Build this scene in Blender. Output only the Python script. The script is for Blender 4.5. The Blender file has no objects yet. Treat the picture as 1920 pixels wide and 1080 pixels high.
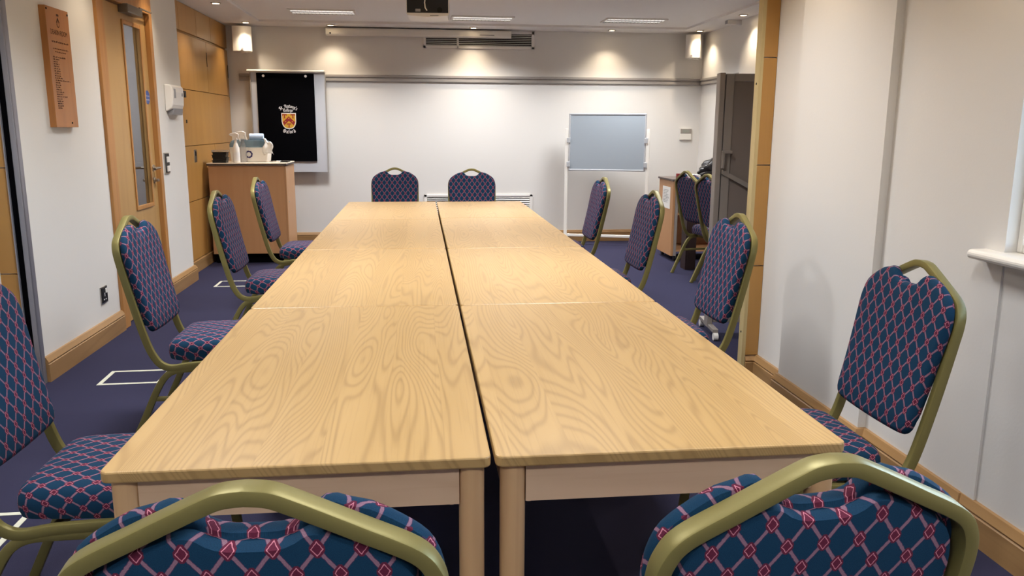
import bpy, bmesh, math, random
from mathutils import Vector, Matrix
PI = math.pi
S = bpy.context.scene
COL = S.collection
random.seed(7)

# ------------------------------------------------------------------ materials
def lin(c):
    return tuple(((v/255)/12.92 if v/255 <= 0.04045 else ((v/255+0.055)/1.055)**2.4) for v in c) + (1.0,)

MATS = {}
def mat(name, rgb, rough=0.6, metal=0.0, bump=0.0, bscale=200.0, var=0.0, emit=None, estr=0.0, coat=0.0, alpha=1.0, trans=0.0, spec=None):
    m = bpy.data.materials.new(name); m.use_nodes = True
    nt = m.node_tree; b = nt.nodes['Principled BSDF']
    b.inputs['Base Color'].default_value = lin(rgb)
    b.inputs['Roughness'].default_value = rough
    b.inputs['Metallic'].default_value = metal
    if coat: b.inputs['Coat Weight'].default_value = coat; b.inputs['Coat Roughness'].default_value = 0.15
    if spec is not None: b.inputs['Specular IOR Level'].default_value = spec
    if trans: b.inputs['Transmission Weight'].default_value = trans
    if alpha < 1: b.inputs['Alpha'].default_value = alpha
    if emit: b.inputs['Emission Color'].default_value = lin(emit); b.inputs['Emission Strength'].default_value = estr
    if bump or var:
        tc = nt.nodes.new('ShaderNodeTexCoord')
        n = nt.nodes.new('ShaderNodeTexNoise'); n.inputs['Scale'].default_value = bscale; n.inputs['Detail'].default_value = 3
        nt.links.new(tc.outputs['Object'], n.inputs['Vector'])
        if bump:
            bp = nt.nodes.new('ShaderNodeBump'); bp.inputs['Strength'].default_value = bump; bp.inputs['Distance'].default_value = 0.002
            nt.links.new(n.outputs['Fac'], bp.inputs['Height']); nt.links.new(bp.outputs['Normal'], b.inputs['Normal'])
        if var:
            mx = nt.nodes.new('ShaderNodeMix'); mx.data_type = 'RGBA'
            c = lin(rgb)
            mx.inputs[6].default_value = tuple(v*(1-var) for v in c[:3])+(1,)
            mx.inputs[7].default_value = tuple(min(1, v*(1+var)) for v in c[:3])+(1,)
            nt.links.new(n.outputs['Fac'], mx.inputs[0]); nt.links.new(mx.outputs[2], b.inputs['Base Color'])
    MATS[name] = m
    return m

class NT:
    """small helper to wire shader maths"""
    def __init__(s, m): s.t = m.node_tree; s.L = s.t.links
    def n(s, typ, **kw):
        x = s.t.nodes.new(typ)
        for k, v in kw.items(): setattr(x, k, v)
        return x
    def put(s, sock, v):
        if hasattr(v, 'is_output') or isinstance(v, bpy.types.NodeSocket): s.L.new(v, sock)
        else: sock.default_value = v
    def m(s, op, a, b=None, c=None, clamp=False):
        x = s.n('ShaderNodeMath', operation=op); x.use_clamp = clamp
        s.put(x.inputs[0], a)
        if b is not None: s.put(x.inputs[1], b)
        if c is not None: s.put(x.inputs[2], c)
        return x.outputs[0]
    def mix(s, f, a, b):
        x = s.n('ShaderNodeMix', data_type='RGBA'); s.put(x.inputs[0], f)
        s.put(x.inputs[6], a); s.put(x.inputs[7], b); return x.outputs[2]
    def step(s, v, lo, hi):
        x = s.n('ShaderNodeMapRange', interpolation_type='SMOOTHSTEP'); s.put(x.inputs['Value'], v)
        x.inputs['From Min'].default_value = lo; x.inputs['From Max'].default_value = hi; return x.outputs['Result']

def wood(name, base, dark, light, stave=0.0, axis='Y', rings=9.0, sx=5.0, sy=0.9, rough=0.35, ringamt=0.5, coat=0.0, rnd=True, along=3.0, spec=None):
    m = bpy.data.materials.new(name); m.use_nodes = True
    q = NT(m); b = m.node_tree.nodes['Principled BSDF']
    tc = q.n('ShaderNodeTexCoord'); sp = q.n('ShaderNodeSeparateXYZ'); q.L.new(tc.outputs['Object'], sp.inputs[0])
    X, Y, Z = sp.outputs
    if axis == 'Y': u, v, w = X, Y, Z          # v: along the grain
    elif axis == 'X': u, v, w = Y, X, Z
    else: u, v, w = X, Z, Y
    oi = q.n('ShaderNodeObjectInfo'); rn = oi.outputs['Random'] if rnd else 0.0
    seed = q.m('MULTIPLY', rn, 37.0)
    uu = q.m('ADD', u, q.m('MULTIPLY', w, 1.0)) if axis == 'Z' else q.m('ADD', u, q.m('MULTIPLY', w, 0.6))
    tint = 0.5
    if stave:
        sid = q.m('FLOOR', q.m('DIVIDE', q.m('ADD', uu, 5.02), stave))
        wn = q.n('ShaderNodeTexWhiteNoise', noise_dimensions='2D')
        cv = q.n('ShaderNodeCombineXYZ'); q.L.new(sid, cv.inputs[0]); q.put(cv.inputs[1], q.m('ROUND', seed)); q.L.new(cv.outputs[0], wn.inputs['Vector'])
        tint = wn.outputs['Value']
        seed = q.m('ADD', seed, q.m('MULTIPLY', wn.outputs['Value'], 29.0))
    cb = q.n('ShaderNodeCombineXYZ')
    q.put(cb.inputs[0], q.m('MULTIPLY', uu, sx)); q.put(cb.inputs[1], q.m('MULTIPLY', v, sy)); q.put(cb.inputs[2], seed)
    n1 = q.n('ShaderNodeTexNoise'); n1.inputs['Scale'].default_value = 1.0; n1.inputs['Detail'].default_value = 1.5; n1.inputs['Roughness'].default_value = 0.35
    n1.inputs['Distortion'].default_value = 0.4
    q.L.new(cb.outputs[0], n1.inputs['Vector'])
    ph = q.m('MULTIPLY', n1.outputs['Fac'], rings*6.2832)
    ring = q.m('POWER', q.m('MULTIPLY_ADD', q.m('SINE', ph), 0.5, 0.5), 3.0)
    # fine fibres
    cb2 = q.n('ShaderNodeCombineXYZ')
    q.put(cb2.inputs[0], q.m('MULTIPLY', uu, 160.0)); q.put(cb2.inputs[1], q.m('MULTIPLY', v, along)); q.put(cb2.inputs[2], seed)
    n2 = q.n('ShaderNodeTexNoise'); n2.inputs['Scale'].default_value = 1.0; n2.inputs['Detail'].default_value = 2.0
    q.L.new(cb2.outputs[0], n2.inputs['Vector'])
    n3 = q.n('ShaderNodeTexNoise'); n3.inputs['Scale'].default_value = 3.0; n3.inputs['Detail'].default_value = 2.0
    q.L.new(cb.outputs[0], n3.inputs['Vector'])
    c0 = q.mix(q.m('MULTIPLY_ADD', n3.outputs['Fac'], 0.6, q.m('MULTIPLY', tint, 0.4) if stave else 0.2), lin(base), lin(light))
    f = q.m('ADD', q.m('MULTIPLY', ring, ringamt), q.m('MULTIPLY', q.step(n2.outputs['Fac'], 0.5, 0.75), ringamt*0.45), clamp=True)
    c1 = q.mix(f, c0, lin(dark))
    q.L.new(c1, b.inputs['Base Color'])
    b.inputs['Roughness'].default_value = rough
    if spec is not None: b.inputs['Specular IOR Level'].default_value = spec
    if coat: b.inputs['Coat Weight'].default_value = coat; b.inputs['Coat Roughness'].default_value = 0.22
    MATS[name] = m
    return m

def fabric():
    m = bpy.data.materials.new('lattice_fabric'); m.use_nodes = True
    q = NT(m); b = m.node_tree.nodes['Principled BSDF']
    uv = q.n('ShaderNodeUVMap', uv_map='UVMap'); sp = q.n('ShaderNodeSeparateXYZ'); q.L.new(uv.outputs[0], sp.inputs[0])
    wob = q.n('ShaderNodeTexNoise'); wob.inputs['Scale'].default_value = 220.0; q.L.new(uv.outputs[0], wob.inputs['Vector'])
    wv = q.m('MULTIPLY', q.m('SUBTRACT', wob.outputs['Fac'], 0.5), 0.05)
    u = q.m('DIVIDE', sp.outputs[0], 0.050); v = q.m('DIVIDE', sp.outputs[1], 0.068)
    a = q.m('ADD', q.m('ADD', u, v), wv); c = q.m('ADD', q.m('SUBTRACT', u, v), wv)
    def dist(x): return q.m('ABSOLUTE', q.m('SUBTRACT', q.m('FRACT', q.m('ADD', x, 0.5)), 0.5))
    fa, fc = dist(a), dist(c)
    mn, mxx = q.m('MINIMUM', fa, fc), q.m('MAXIMUM', fa, fc)
    weave = q.n('ShaderNodeTexNoise'); weave.inputs['Scale'].default_value = 900.0; weave.inputs['Detail'].default_value = 1.0
    q.L.new(uv.outputs[0], weave.inputs['Vector'])
    wf = weave.outputs['Fac']
    ground = q.mix(wf, lin((4, 31, 55)), lin((15, 60, 88)))
    line = q.mix(wf, lin((98, 70, 88)), lin((148, 113, 128)))
    line_edge = lin((62, 44, 74))
    node = q.mix(wf, lin((66, 19, 41)), lin((102, 34, 57)))
    pink = lin((188, 118, 134))
    col = q.mix(q.m('LESS_THAN', mn, 0.076), ground, line_edge)
    col = q.mix(q.m('LESS_THAN', mn, 0.056), col, line)
    # squarish burgundy patch, the pale pink diamond inside
    sq = q.m('MAXIMUM', q.m('MULTIPLY', q.m('ADD', fa, fc), 0.62), mxx)
    col = q.mix(q.m('LESS_THAN', sq, 0.222), col, node)
    col = q.mix(q.m('LESS_THAN', mxx, 0.150), col, pink)
    col = q.mix(q.m('LESS_THAN', mxx, 0.122), col, node)
    q.L.new(col, b.inputs['Base Color'])
    b.inputs['Roughness'].default_value = 0.85
    b.inputs['Sheen Weight'].default_value = 0.0
    b.inputs['Specular IOR Level'].default_value = 0.2
    bp = q.n('ShaderNodeBump'); bp.inputs['Strength'].default_value = 0.25; bp.inputs['Distance'].default_value = 0.001
    q.L.new(wf, bp.inputs['Height']); q.L.new(bp.outputs['Normal'], b.inputs['Normal'])
    MATS['lattice_fabric'] = m
    return m

WALL = mat('wall_paint', (222, 219, 214), 0.75, bump=0.15, bscale=90)
CEIL = mat('ceiling_paint', (232, 228, 224), 0.85)
CARPET = mat('carpet', (51, 50, 72), 0.95, bump=0.8, bscale=600, var=0.25, spec=0.1)
TOPW = wood('table_top_wood', (167, 134, 83), (121, 90, 50), (185, 152, 101), stave=0.125, rings=38, sx=5.5, sy=0.6, rough=0.34, ringamt=0.34, spec=0.45)
LEGW = wood('table_leg_wood', (190, 150, 106), (160, 120, 80), (204, 166, 122), axis='Z', rings=4, sx=14, sy=0.8, rough=0.45, ringamt=0.25)
APRW = wood('table_apron_wood', (196, 164, 132), (170, 136, 104), (208, 176, 144), axis='X', rings=5, sx=10, sy=0.9, rough=0.45, ringamt=0.25)
VENEER = wood('maple_veneer', (170, 124, 62), (146, 100, 46), (186, 140, 76), axis='Z', rings=4, sx=3.0, sy=0.35, rough=0.33, ringamt=0.16, along=1.2)
DOORW = wood('door_veneer', (176, 138, 84), (152, 114, 66), (188, 150, 96), axis='Z', rings=5, sx=4.0, sy=0.3, rough=0.4, ringamt=0.2, along=1.2)
FRAMEW = wood('frame_wood', (176, 124, 68), (144, 96, 50), (190, 138, 80), axis='Z', rings=4, sx=12, sy=0.5, rough=0.4, ringamt=0.25)
PALEW = wood('pale_timber', (188, 168, 120), (166, 142, 94), (198, 180, 132), axis='Z', rings=5, sx=14, sy=0.5, rough=0.45, ringamt=0.2)
SKIRT = wood('skirting_wood', (152, 116, 74), (120, 88, 52), (168, 132, 88), axis='X', rings=5, sx=10, sy=0.6, rough=0.35, ringamt=0.25)
SKIRTY = wood('skirting_wood_side', (152, 116, 74), (120, 88, 52), (168, 132, 88), axis='Y', rings=5, sx=10, sy=0.6, rough=0.35, ringamt=0.25)
BOARDW = wood('plaque_wood', (172, 112, 56), (136, 82, 38), (188, 126, 66), axis='Z', rings=4, sx=8, sy=0.6, rough=0.35, ringamt=0.2)
BEECH = wood('beech_laminate', (186, 138, 94), (170, 120, 78), (194, 148, 104), axis='Z', rings=4, sx=8, sy=0.4, rough=0.45, ringamt=0.15, along=1.5)
FAB = fabric()
GOLD = mat('gold_frame_paint', (126, 117, 68), 0.42, metal=0.4, bump=0.05, bscale=300)
BLACK = mat('black_plastic', (14, 14, 16), 0.45)
BLACKM = mat('matt_black_cover', (4, 4, 7), 0.9, spec=0.05)
DARK = mat('dark_gap', (20, 14, 12), 0.9)
WHITE = mat('white_plastic', (232, 228, 222), 0.4)
WHITEP = mat('white_gloss_paint', (236, 232, 224), 0.3)
CREAM = mat('cream_casing', (228, 224, 215), 0.35)
GREYP = mat('grey_rail_paint', (158, 152, 146), 0.4)
CHROME = mat('brushed_chrome', (190, 184, 176), 0.3, metal=1.0)
ALU = mat('aluminium_channel', (150, 150, 160), 0.4, metal=0.6)
ALUW = mat('light_aluminium', (205, 208, 212), 0.35, metal=0.4)
BOARDG = mat('whiteboard_surface', (160, 169, 177), 0.22)
EASELG = mat('easel_board', (196, 198, 204), 0.35)
SCREEN = mat('screen_panel', (128, 117, 110), 0.6, bump=0.1, bscale=400)
SCREENF = mat('screen_frame', (152, 144, 137), 0.5, metal=0.2)
BROWN = mat('dark_brown_board', (46, 28, 24), 0.5)
PAPER = mat('paper', (238, 236, 230), 0.8)
INK = mat('ink', (60, 56, 60), 0.8)
BURNT = mat('burnt_lettering', (70, 34, 14), 0.8)
SHIELDG = mat('shield_gold', (206, 160, 40), 0.6)
SHIELDR = mat('shield_red', (140, 22, 30), 0.6)
SHIELDW = mat('shield_white', (226, 224, 224), 0.6)
BLUE = mat('sign_blue', (60, 92, 160), 0.4)
TAPE = mat('floor_tape', (206, 206, 188), 0.6, var=0.12, bscale=40)
GLASSM = mat('window_glass', (250, 252, 255), 0.02, trans=1.0); GLASSM.node_tree.nodes['Principled BSDF'].inputs['IOR'].default_value = 1.05
TUBLID = mat('smoky_blue_plastic', (128, 160, 178), 0.15, trans=0.6, alpha=0.75)
CLEARP = mat('clear_plastic', (225, 225, 225), 0.1, trans=0.85, alpha=0.6)
TUBW = mat('translucent_white_plastic', (228, 222, 212), 0.35)
NAVY = mat('navy_print', (34, 28, 84), 0.6)
ROLLB = mat('pale_blue_roll', (196, 214, 238), 0.8)
CLOTHW = mat('white_cloth', (240, 240, 238), 0.9)
BAGB = mat('black_nylon', (26, 25, 28), 0.4, bump=0.6, bscale=60)
REDP = mat('red_box', (130, 24, 30), 0.5)
CORR = mat('corridor_paint', (190, 190, 194), 0.8)
BRICK = mat('orange_brick', (206, 140, 96), 0.9, var=0.2, bscale=20)
LAMP = mat('halogen_lamp', (255, 240, 215), 0.4, emit=(255, 226, 180), estr=24)
TUBE = mat('fluorescent_tube', (255, 255, 255), 0.4, emit=(255, 250, 240), estr=0.9)
SLAT = mat('louvre_aluminium', (215, 215, 218), 0.25, metal=0.7)
LCD = mat('lcd_grey', (140, 142, 132), 0.3)
GREYD = mat('dispenser_grey', (150, 148, 150), 0.3)
CLOSER = mat('closer_silver', (120, 112, 104), 0.4, metal=0.5)

# ------------------------------------------------------------------ builders
class MB:
    def __init__(s): s.v = []; s.f = []; s.uv = None
    def box(s, x0, x1, y0, y1, z0, z1):
        x0, x1 = min(x0, x1), max(x0, x1); y0, y1 = min(y0, y1), max(y0, y1); z0, z1 = min(z0, z1), max(z0, z1)
        n = len(s.v)
        s.v += [(x0,y0,z0),(x1,y0,z0),(x1,y1,z0),(x0,y1,z0),(x0,y0,z1),(x1,y0,z1),(x1,y1,z1),(x0,y1,z1)]
        s.f += [tuple(n+i for i in q) for q in ((0,3,2,1),(4,5,6,7),(0,1,5,4),(1,2,6,5),(2,3,7,6),(3,0,4,7))]
        return s
    def prism(s, poly, fn, d0, d1):
        """poly 2D CCW, fn(u,v,d)->xyz"""
        n = len(s.v); k = len(poly)
        s.v += [fn(u, v, d0) for u, v in poly] + [fn(u, v, d1) for u, v in poly]
        s.f.append(tuple(n+i for i in range(k-1, -1, -1))); s.f.append(tuple(n+k+i for i in range(k)))
        for i in range(k):
            j = (i+1) % k; s.f.append((n+i, n+j, n+k+j, n+k+i))
        return s
    def cyl(s, p0, p1, r0, r1=None, n=16, caps=True):
        r1 = r0 if r1 is None else r1
        p0, p1 = Vector(p0), Vector(p1); t = (p1-p0).normalized()
        a = t.orthogonal().normalized(); b = t.cross(a)
        k = len(s.v)
        for p, r in ((p0, r0), (p1, r1)):
            for i in range(n):
                w = 2*PI*i/n; s.v.append(tuple(p+a*(r*math.cos(w))+b*(r*math.sin(w))))
        for i in range(n):
            j = (i+1) % n; s.f.append((k+i, k+j, k+n+j, k+n+i))
        if caps:
            s.f.append(tuple(k+i for i in range(n-1, -1, -1))); s.f.append(tuple(k+n+i for i in range(n)))
        return s
    def lathe(s, prof, c=(0,0,0), n=20, sx=1.0, sy=1.0):
        """prof: list of (r,z)"""
        k = len(s.v); m = len(prof)
        for r, z in prof:
            for i in range(n):
                w = 2*PI*i/n; s.v.append((c[0]+r*sx*math.cos(w), c[1]+r*sy*math.sin(w), c[2]+z))
        for a in range(m-1):
            for i in range(n):
                j = (i+1) % n; s.f.append((k+a*n+i, k+a*n+j, k+(a+1)*n+j, k+(a+1)*n+i))
        s.f.append(tuple(k+i for i in range(n-1, -1, -1))); s.f.append(tuple(k+(m-1)*n+i for i in range(n)))
        return s
    def tube(s, pts, r, n=8):
        """round tube along points"""
        pts = [Vector(p) for p in pts]; k = len(s.v); m = len(pts); a = None
        for i, p in enumerate(pts):
            t = (pts[min(i+1, m-1)]-pts[max(i-1, 0)]).normalized()
            a = t.orthogonal().normalized() if a is None else (a-t*a.dot(t)).normalized()
            b = t.cross(a)
            for j in range(n):
                w = 2*PI*j/n; s.v.append(tuple(p+a*(r*math.cos(w))+b*(r*math.sin(w))))
        for i in range(m-1):
            for j in range(n):
                l = (j+1) % n; s.f.append((k+i*n+j, k+i*n+l, k+(i+1)*n+l, k+(i+1)*n+j))
        s.f.append(tuple(k+j for j in range(n-1, -1, -1))); s.f.append(tuple(k+(m-1)*n+j for j in range(n)))
        return s
    def sweep(s, pts, outs, w, d):
        """rounded-rectangle tube: w across (T x O), d along O; outs: vector O per point"""
        pts = [Vector(p) for p in pts]; m = len(pts); k = len(s.v)
        r = min(w, d)*0.15; sec = []
        for cx, cy, a0 in ((w/2-r, d/2-r, 0), (-w/2+r, d/2-r, 90), (-w/2+r, -d/2+r, 180), (w/2-r, -d/2+r, 270)):
            for a in (0, 45, 90):
                q = math.radians(a0+a); sec.append((cx+r*math.cos(q), cy+r*math.sin(q)))
        n = len(sec)
        for i, p in enumerate(pts):
            t = (pts[min(i+1, m-1)]-pts[max(i-1, 0)]).normalized()
            o = Vector(outs[i]); o = (o-t*o.dot(t)).normalized(); c = t.cross(o)
            for a, b in sec: s.v.append(tuple(p+c*a+o*b))
        for i in range(m-1):
            for j in range(n):
                l = (j+1) % n; s.f.append((k+i*n+j, k+i*n+l, k+(i+1)*n+l, k+(i+1)*n+j))
        s.f.append(tuple(k+j for j in range(n-1, -1, -1))); s.f.append(tuple(k+(m-1)*n+j for j in range(n)))
        return s
    def build(s, name, material, parent=None, bev=0.0, smooth=False, world=True, loc=None, sharp=40):
        me = bpy.data.meshes.new(name)
        off = Vector((0,0,0))
        if parent is not None and world: off = ROOTLOC.get(parent, Vector((0,0,0)))
        if loc is not None: off = Vector(loc)
        me.from_pydata([tuple(Vector(v)-off) for v in s.v], [], s.f)
        if s.uv:
            l = me.uv_layers.new(name='UVMap')
            for lp in me.loops: l.data[lp.index].uv = s.uv[lp.vertex_index]
        bm = bmesh.new(); bm.from_mesh(me); bmesh.ops.recalc_face_normals(bm, faces=bm.faces)
        if smooth:
            for f in bm.faces: f.smooth = True
        bm.to_mesh(me); bm.free()
        me.materials.append(material)
        if smooth:
            me.set_sharp_from_angle(angle=math.radians(sharp))
        o = bpy.data.objects.new(name, me); COL.objects.link(o)
        if parent is not None:
            o.parent = parent
            ROOTLOC[o] = off
        elif loc is not None: o.location = loc
        if bev:
            b = o.modifiers.new('bevel', 'BEVEL'); b.width = bev; b.segments = 2; b.limit_method = 'ANGLE'; b.angle_limit = math.radians(50)
            b.harden_normals = False
        return o
ROOTLOC = {}
def thing(name, label, cat, loc=(0,0,0), group=None, rotz=0.0, local=False):
    o = bpy.data.objects.new(name, None); COL.objects.link(o); o.empty_display_size = 0.1
    o.location = loc; o.rotation_euler = (0, 0, rotz)
    o['label'] = label; o['category'] = cat
    if group: o['group'] = group
    ROOTLOC[o] = Vector((0,0,0)) if local else Vector(loc)
    return o
def tag(o, label, cat, group=None, kind=None):
    o['label'] = label; o['category'] = cat
    if group: o['group'] = group
    if kind: o['kind'] = kind
    return o
def struct(o): o['kind'] = 'structure'; return o
def B(*a): return MB().box(*a)

# wall frames for flat lettering: (origin, axis u, axis v, normal)
def on_plane(origin, U, V):
    U, V, O = Vector(U), Vector(V), Vector(origin); N = U.cross(V)
    return lambda u, v, d: tuple(O+U*u+V*v+N*d)
def text_mesh(body, size, fn, depth=0.001, align='CENTER', sx=1.0):
    cu = bpy.data.curves.new('t', 'FONT'); cu.body = body; cu.size = size; cu.align_x = align
    o = bpy.data.objects.new('t', cu); COL.objects.link(o)
    bpy.context.view_layer.update()
    me = bpy.data.meshes.new_from_object(o.evaluated_get(bpy.context.evaluated_depsgraph_get()))
    mb = MB(); mb.v = [fn(v.co.x*sx, v.co.y, depth) for v in me.vertices]; mb.f = [tuple(p.vertices) for p in me.polygons]
    bpy.data.objects.remove(o); bpy.data.curves.remove(cu); bpy.data.meshes.remove(me)
    return mb
def join(*mbs):
    r = MB()
    for m in mbs:
        k = len(r.v); r.v += m.v; r.f += [tuple(i+k for i in f) for f in m.f]
    return r

# ------------------------------------------------------------------ the room
XL, XR, YB, ZC = -2.2, 1.735, 8.31, 2.5
struct(B(-4.2, 3.6, -3.7, 10.6, -0.1, 0.0).build('floor', CARPET))
c = MB()
c.box(-4.2, 3.6, -3.7, 3.1, 2.5, 2.65).box(-4.2, 3.6, 7.9, 10.6, 2.5, 2.65).box(-4.2, -1.85, 3.1, 7.9, 2.5, 2.65).box(2.95, 3.6, 3.1, 7.9, 2.5, 2.65).box(-1.85, 2.95, 3.1, 7.9, 2.522, 2.65)
struct(c.build('ceiling', CEIL))
struct(B(-2.9, 3.5, YB, YB+0.12, 0, 2.5).build('wall_back', WALL))
struct(B(-2.5, 2.1, -3.72, -3.6, 0, 2.5).build('wall_front', WALL))
w = MB()
w.box(-2.30, XL, 2.945, 4.2, 0, 2.5).box(-2.30, XL, 5.25, 6.02, 0, 2.5).box(-2.30, XL, 4.2, 5.25, 2.3, 2.5).box(-2.5, -2.335, -3.6, 2.945, 0, 2.5)
struct(w.build('wall_left', WALL))
w = MB()
w.box(XR, 2.05, 0.86, 2.69, 0, 2.5).box(XR, 2.05, -1.1, 0.86, 2.15, 2.5).box(XR+0.008, 2.05, -1.1, 0.93, 0, 0.97).box(XR, 2.05, -3.6, -1.1, 0, 2.5)
w.box(1.70, XR, 1.55, 2.33, 0, 2.5)
struct(w.build('wall_right', WALL))
w = MB(); w.box(3.3, 3.42, 2.728, YB, 0, 2.5).box(3.235, 3.3, 4.6, 6.97, 0, 2.5)
struct(w.build('wall_alcove', WALL))
struct(B(1.662, 3.42, 2.69, 2.728, 0, 2.5).build('wall_nib', WALL))
struct(join(B(-4.1, -3.98, 2.5, 6.02, 0, 2.5), B(-3.98, -2.30, 5.94, 6.02, 0, 2.5), B(-4.1, -2.30, 2.4, 2.5, 0, 2.5)).build('wall_corridor', CORR))

# skirting swept along the walls with mitred corners
SKP = [(0, 0), (0.028, 0), (0.028, 0.098), (0.022, 0.102), (0.022, 0.107), (0.027, 0.110), (0.012, 0.138), (0.0, 0.140)]
def skirting(name, path, side, m):
    """path: 2D points; side +1 puts the board on the left of the walking direction"""
    P = [Vector(p) for p in path]; n = len(P); offs = []
    for i in range(n):
        d0 = (P[i]-P[i-1]).normalized() if i else (P[1]-P[0]).normalized()
        d1 = (P[i+1]-P[i]).normalized() if i < n-1 else d0
        n0 = Vector((-d0.y, d0.x))*side; n1 = Vector((-d1.y, d1.x))*side
        h = (n0+n1); h = h/(1+n0.dot(n1)) if h.length > 1e-6 else n0
        offs.append(h)
    mb = MB(); k = len(SKP)
    for i in range(n):
        for d, z in SKP:
            q = P[i]+offs[i]*d; mb.v.append((q.x, q.y, z))
    for i in range(n-1):
        for j in range(k):
            l = (j+1) % k; mb.f.append((i*k+j, i*k+l, (i+1)*k+l, (i+1)*k+j))
    mb.f.append(tuple(range(k))); mb.f.append(tuple((n-1)*k+j for j in range(k)))
    return struct(mb.build(name, m))
skirting('baseboard_left', [(XL, 2.99), (XL, 4.165)], -1, SKIRTY)
skirting('baseboard_left.001', [(XL, 5.29), (XL, 6.02), (-2.30, 6.02)], -1, SKIRTY)
skirting('baseboard_left.002', [(-2.335, -3.6), (-2.335, 2.925)], -1, SKIRTY)
skirting('baseboard_back', [(-2.25, YB), (3.3, YB), (3.3, 6.97)], -1, SKIRT)
skirting('baseboard_right', [(1.662, 2.69), (XR, 2.69), (XR, 2.33), (1.70, 2.33), (1.70, 1.55), (XR, 1.55), (XR, 0.93), (XR+0.008, 0.93), (XR+0.008, -1.1), (XR+0.008, -3.6)], -1, SKIRTY)

# nib ends faced in veneer: right (frontal strip + pale jamb) and left (frontal strip + metal channel)
nb = MB()
for z0, z1 in ((0.142, 0.645), (0.651, 1.193), (1.199, 1.75), (1.756, 2.5)): nb.box(1.660, XR-0.002, 2.672, 2.69, z0, z1)
o = struct(nb.build('trim_1', VENEER))
pj = MB().box(1.640, 1.660, 2.672, 2.728, 0.0, 2.5)
struct(pj.build('trim_2', PALEW))
kn = MB()
for z in (0.27, 0.85, 1.62): kn.cyl((1.641, 2.70, z), (1.6385, 2.70, z), 0.006, n=10)
kn = kn.build('knot', DARK, parent=bpy.data.objects['trim_2'])
nb = MB()
for z0, z1 in ((0.0, 0.615), (0.621, 1.168), (1.174, 1.715), (1.721, 2.5)): nb.box(-2.336, -2.246, 2.922, 2.945, z0, z1)
struct(nb.build('trim_3', VENEER))
ch = thing('partition_channel', 'grey metal channel with black slot up the left wall edge', 'wall channel', (-2.22, 2.94, 0))
MB().box(-2.246, -2.240, 2.915, 2.945, 0, 2.5).box(-2.213, -2.189, 2.93, 2.985, 0, 2.5).box(-2.246, -2.189, 2.940, 2.944, 0, 2.5).build('frame', ALU, ch)
B(-2.240, -2.213, 2.928, 2.940, 0, 2.5).build('slot', BLACKM, ch)

# ------------------------------------------------------------------ window (right)
wn = struct(thing('window_1', '', '', (1.8, -0.12, 1.0)))
del wn['label']; del wn['category']
f = MB()
for y0, y1, z0, z1 in ((0.835, 0.86, 1.0, 2.15), (-1.1, -1.07, 1.0, 2.15), (-0.14, -0.10, 1.03, 2.12), (-1.07, 0.835, 1.0, 1.03), (-1.07, 0.835, 2.12, 2.15)):
    f.box(1.775, 1.82, y0, y1, z0, z1)
f.build('window_frame', WHITEP, wn, bev=0.006)
B(1.795, 1.80, -1.07, 0.835, 1.03, 2.12).build('pane', GLASSM, wn)
sl = MB(); pr = []
for i in range(9):
    a = PI/2+PI*i/8; pr.append((1.685+0.016*math.cos(a), 0.984+0.016*math.sin(a)))
pr = pr+[(1.80, 0.968), (1.80, 1.0)]
sl.prism(pr, lambda u, v, d: (u, d, v), -1.2, 0.95)
sl.build('window_sill', WHITEP, wn, bev=0.004)
tag(B(4.2, 4.45, -2.0, 6.5, 0.0, 0.70).build('garden_wall', BRICK), 'orange brick wall seen outside the window', 'wall')

# ------------------------------------------------------------------ door in the left wall
d = struct(thing('door_1', '', '', (XL, 4.73, 0))); del d['label']; del d['category']
fr = MB().box(-2.31, -2.18, 4.165, 4.285, 0, 2.34).box(-2.31, -2.18, 5.222, 5.285, 0, 2.34).box(-2.31, -2.18, 4.285, 5.222, 2.22, 2.34)
fr.build('door_frame', FRAMEW, d, bev=0.004)
lf = MB().box(-2.262, -2.216, 4.295, 4.72, 0.01, 2.21).box(-2.262, -2.216, 5.07, 5.215, 0.01, 2.21).box(-2.262, -2.216, 4.72, 5.07, 0.01, 0.79).box(-2.262, -2.216, 4.72, 5.07, 2.105, 2.21)
lf.build('door_leaf', DOORW, d)
bd = MB()
for y0, y1, z0, z1 in ((4.70, 4.722, 0.77, 2.125), (5.068, 5.09, 0.77, 2.125), (4.722, 5.068, 0.77, 0.80), (4.722, 5.068, 2.095, 2.125)):
    bd.box(-2.216, -2.206, y0, y1, z0, z1)
bd.build('vision_panel_bead', FRAMEW, d, bev=0.003)
B(-2.242, -2.236, 4.72, 5.07, 0.79, 2.105).build('pane', GLASSM, d)
cl = MB().box(-2.216, -2.145, 4.66, 4.97, 2.165, 2.225); clo = cl.build('door_closer', CLOSER, d, bev=0.006)
MB().box(-2.165, -2.155, 4.95, 5.22, 2.225, 2.235).build('closer_arm', CLOSER, clo)
for sx in (1, -1):
    x0 = -2.216 if sx > 0 else -2.262
    h = MB().cyl((x0, 5.15, 1.06), (x0+sx*0.008, 5.15, 1.06), 0.026, n=20)
    h.cyl((x0, 5.15, 1.06), (x0+sx*0.055, 5.15, 1.06), 0.010)
    h.tube([(x0+sx*0.05, 5.154, 1.06), (x0+sx*0.058, 5.10, 1.062), (x0+sx*0.06, 5.05, 1.062), (x0+sx*0.058, 5.0, 1.058)], 0.010)
    h.build('lever_handle', CHROME, d, smooth=True)
    k = MB().cyl((x0, 5.15, 0.965), (x0+sx*0.008, 5.15, 0.965), 0.024, n=20).cyl((x0, 5.15, 0.965), (x0+sx*0.028, 5.15, 0.965), 0.012).box(x0+sx*0.026, x0+sx*0.034, 5.127, 5.173, 0.955, 0.975)
    k.build('thumb_turn', CHROME, d, smooth=True)
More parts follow.
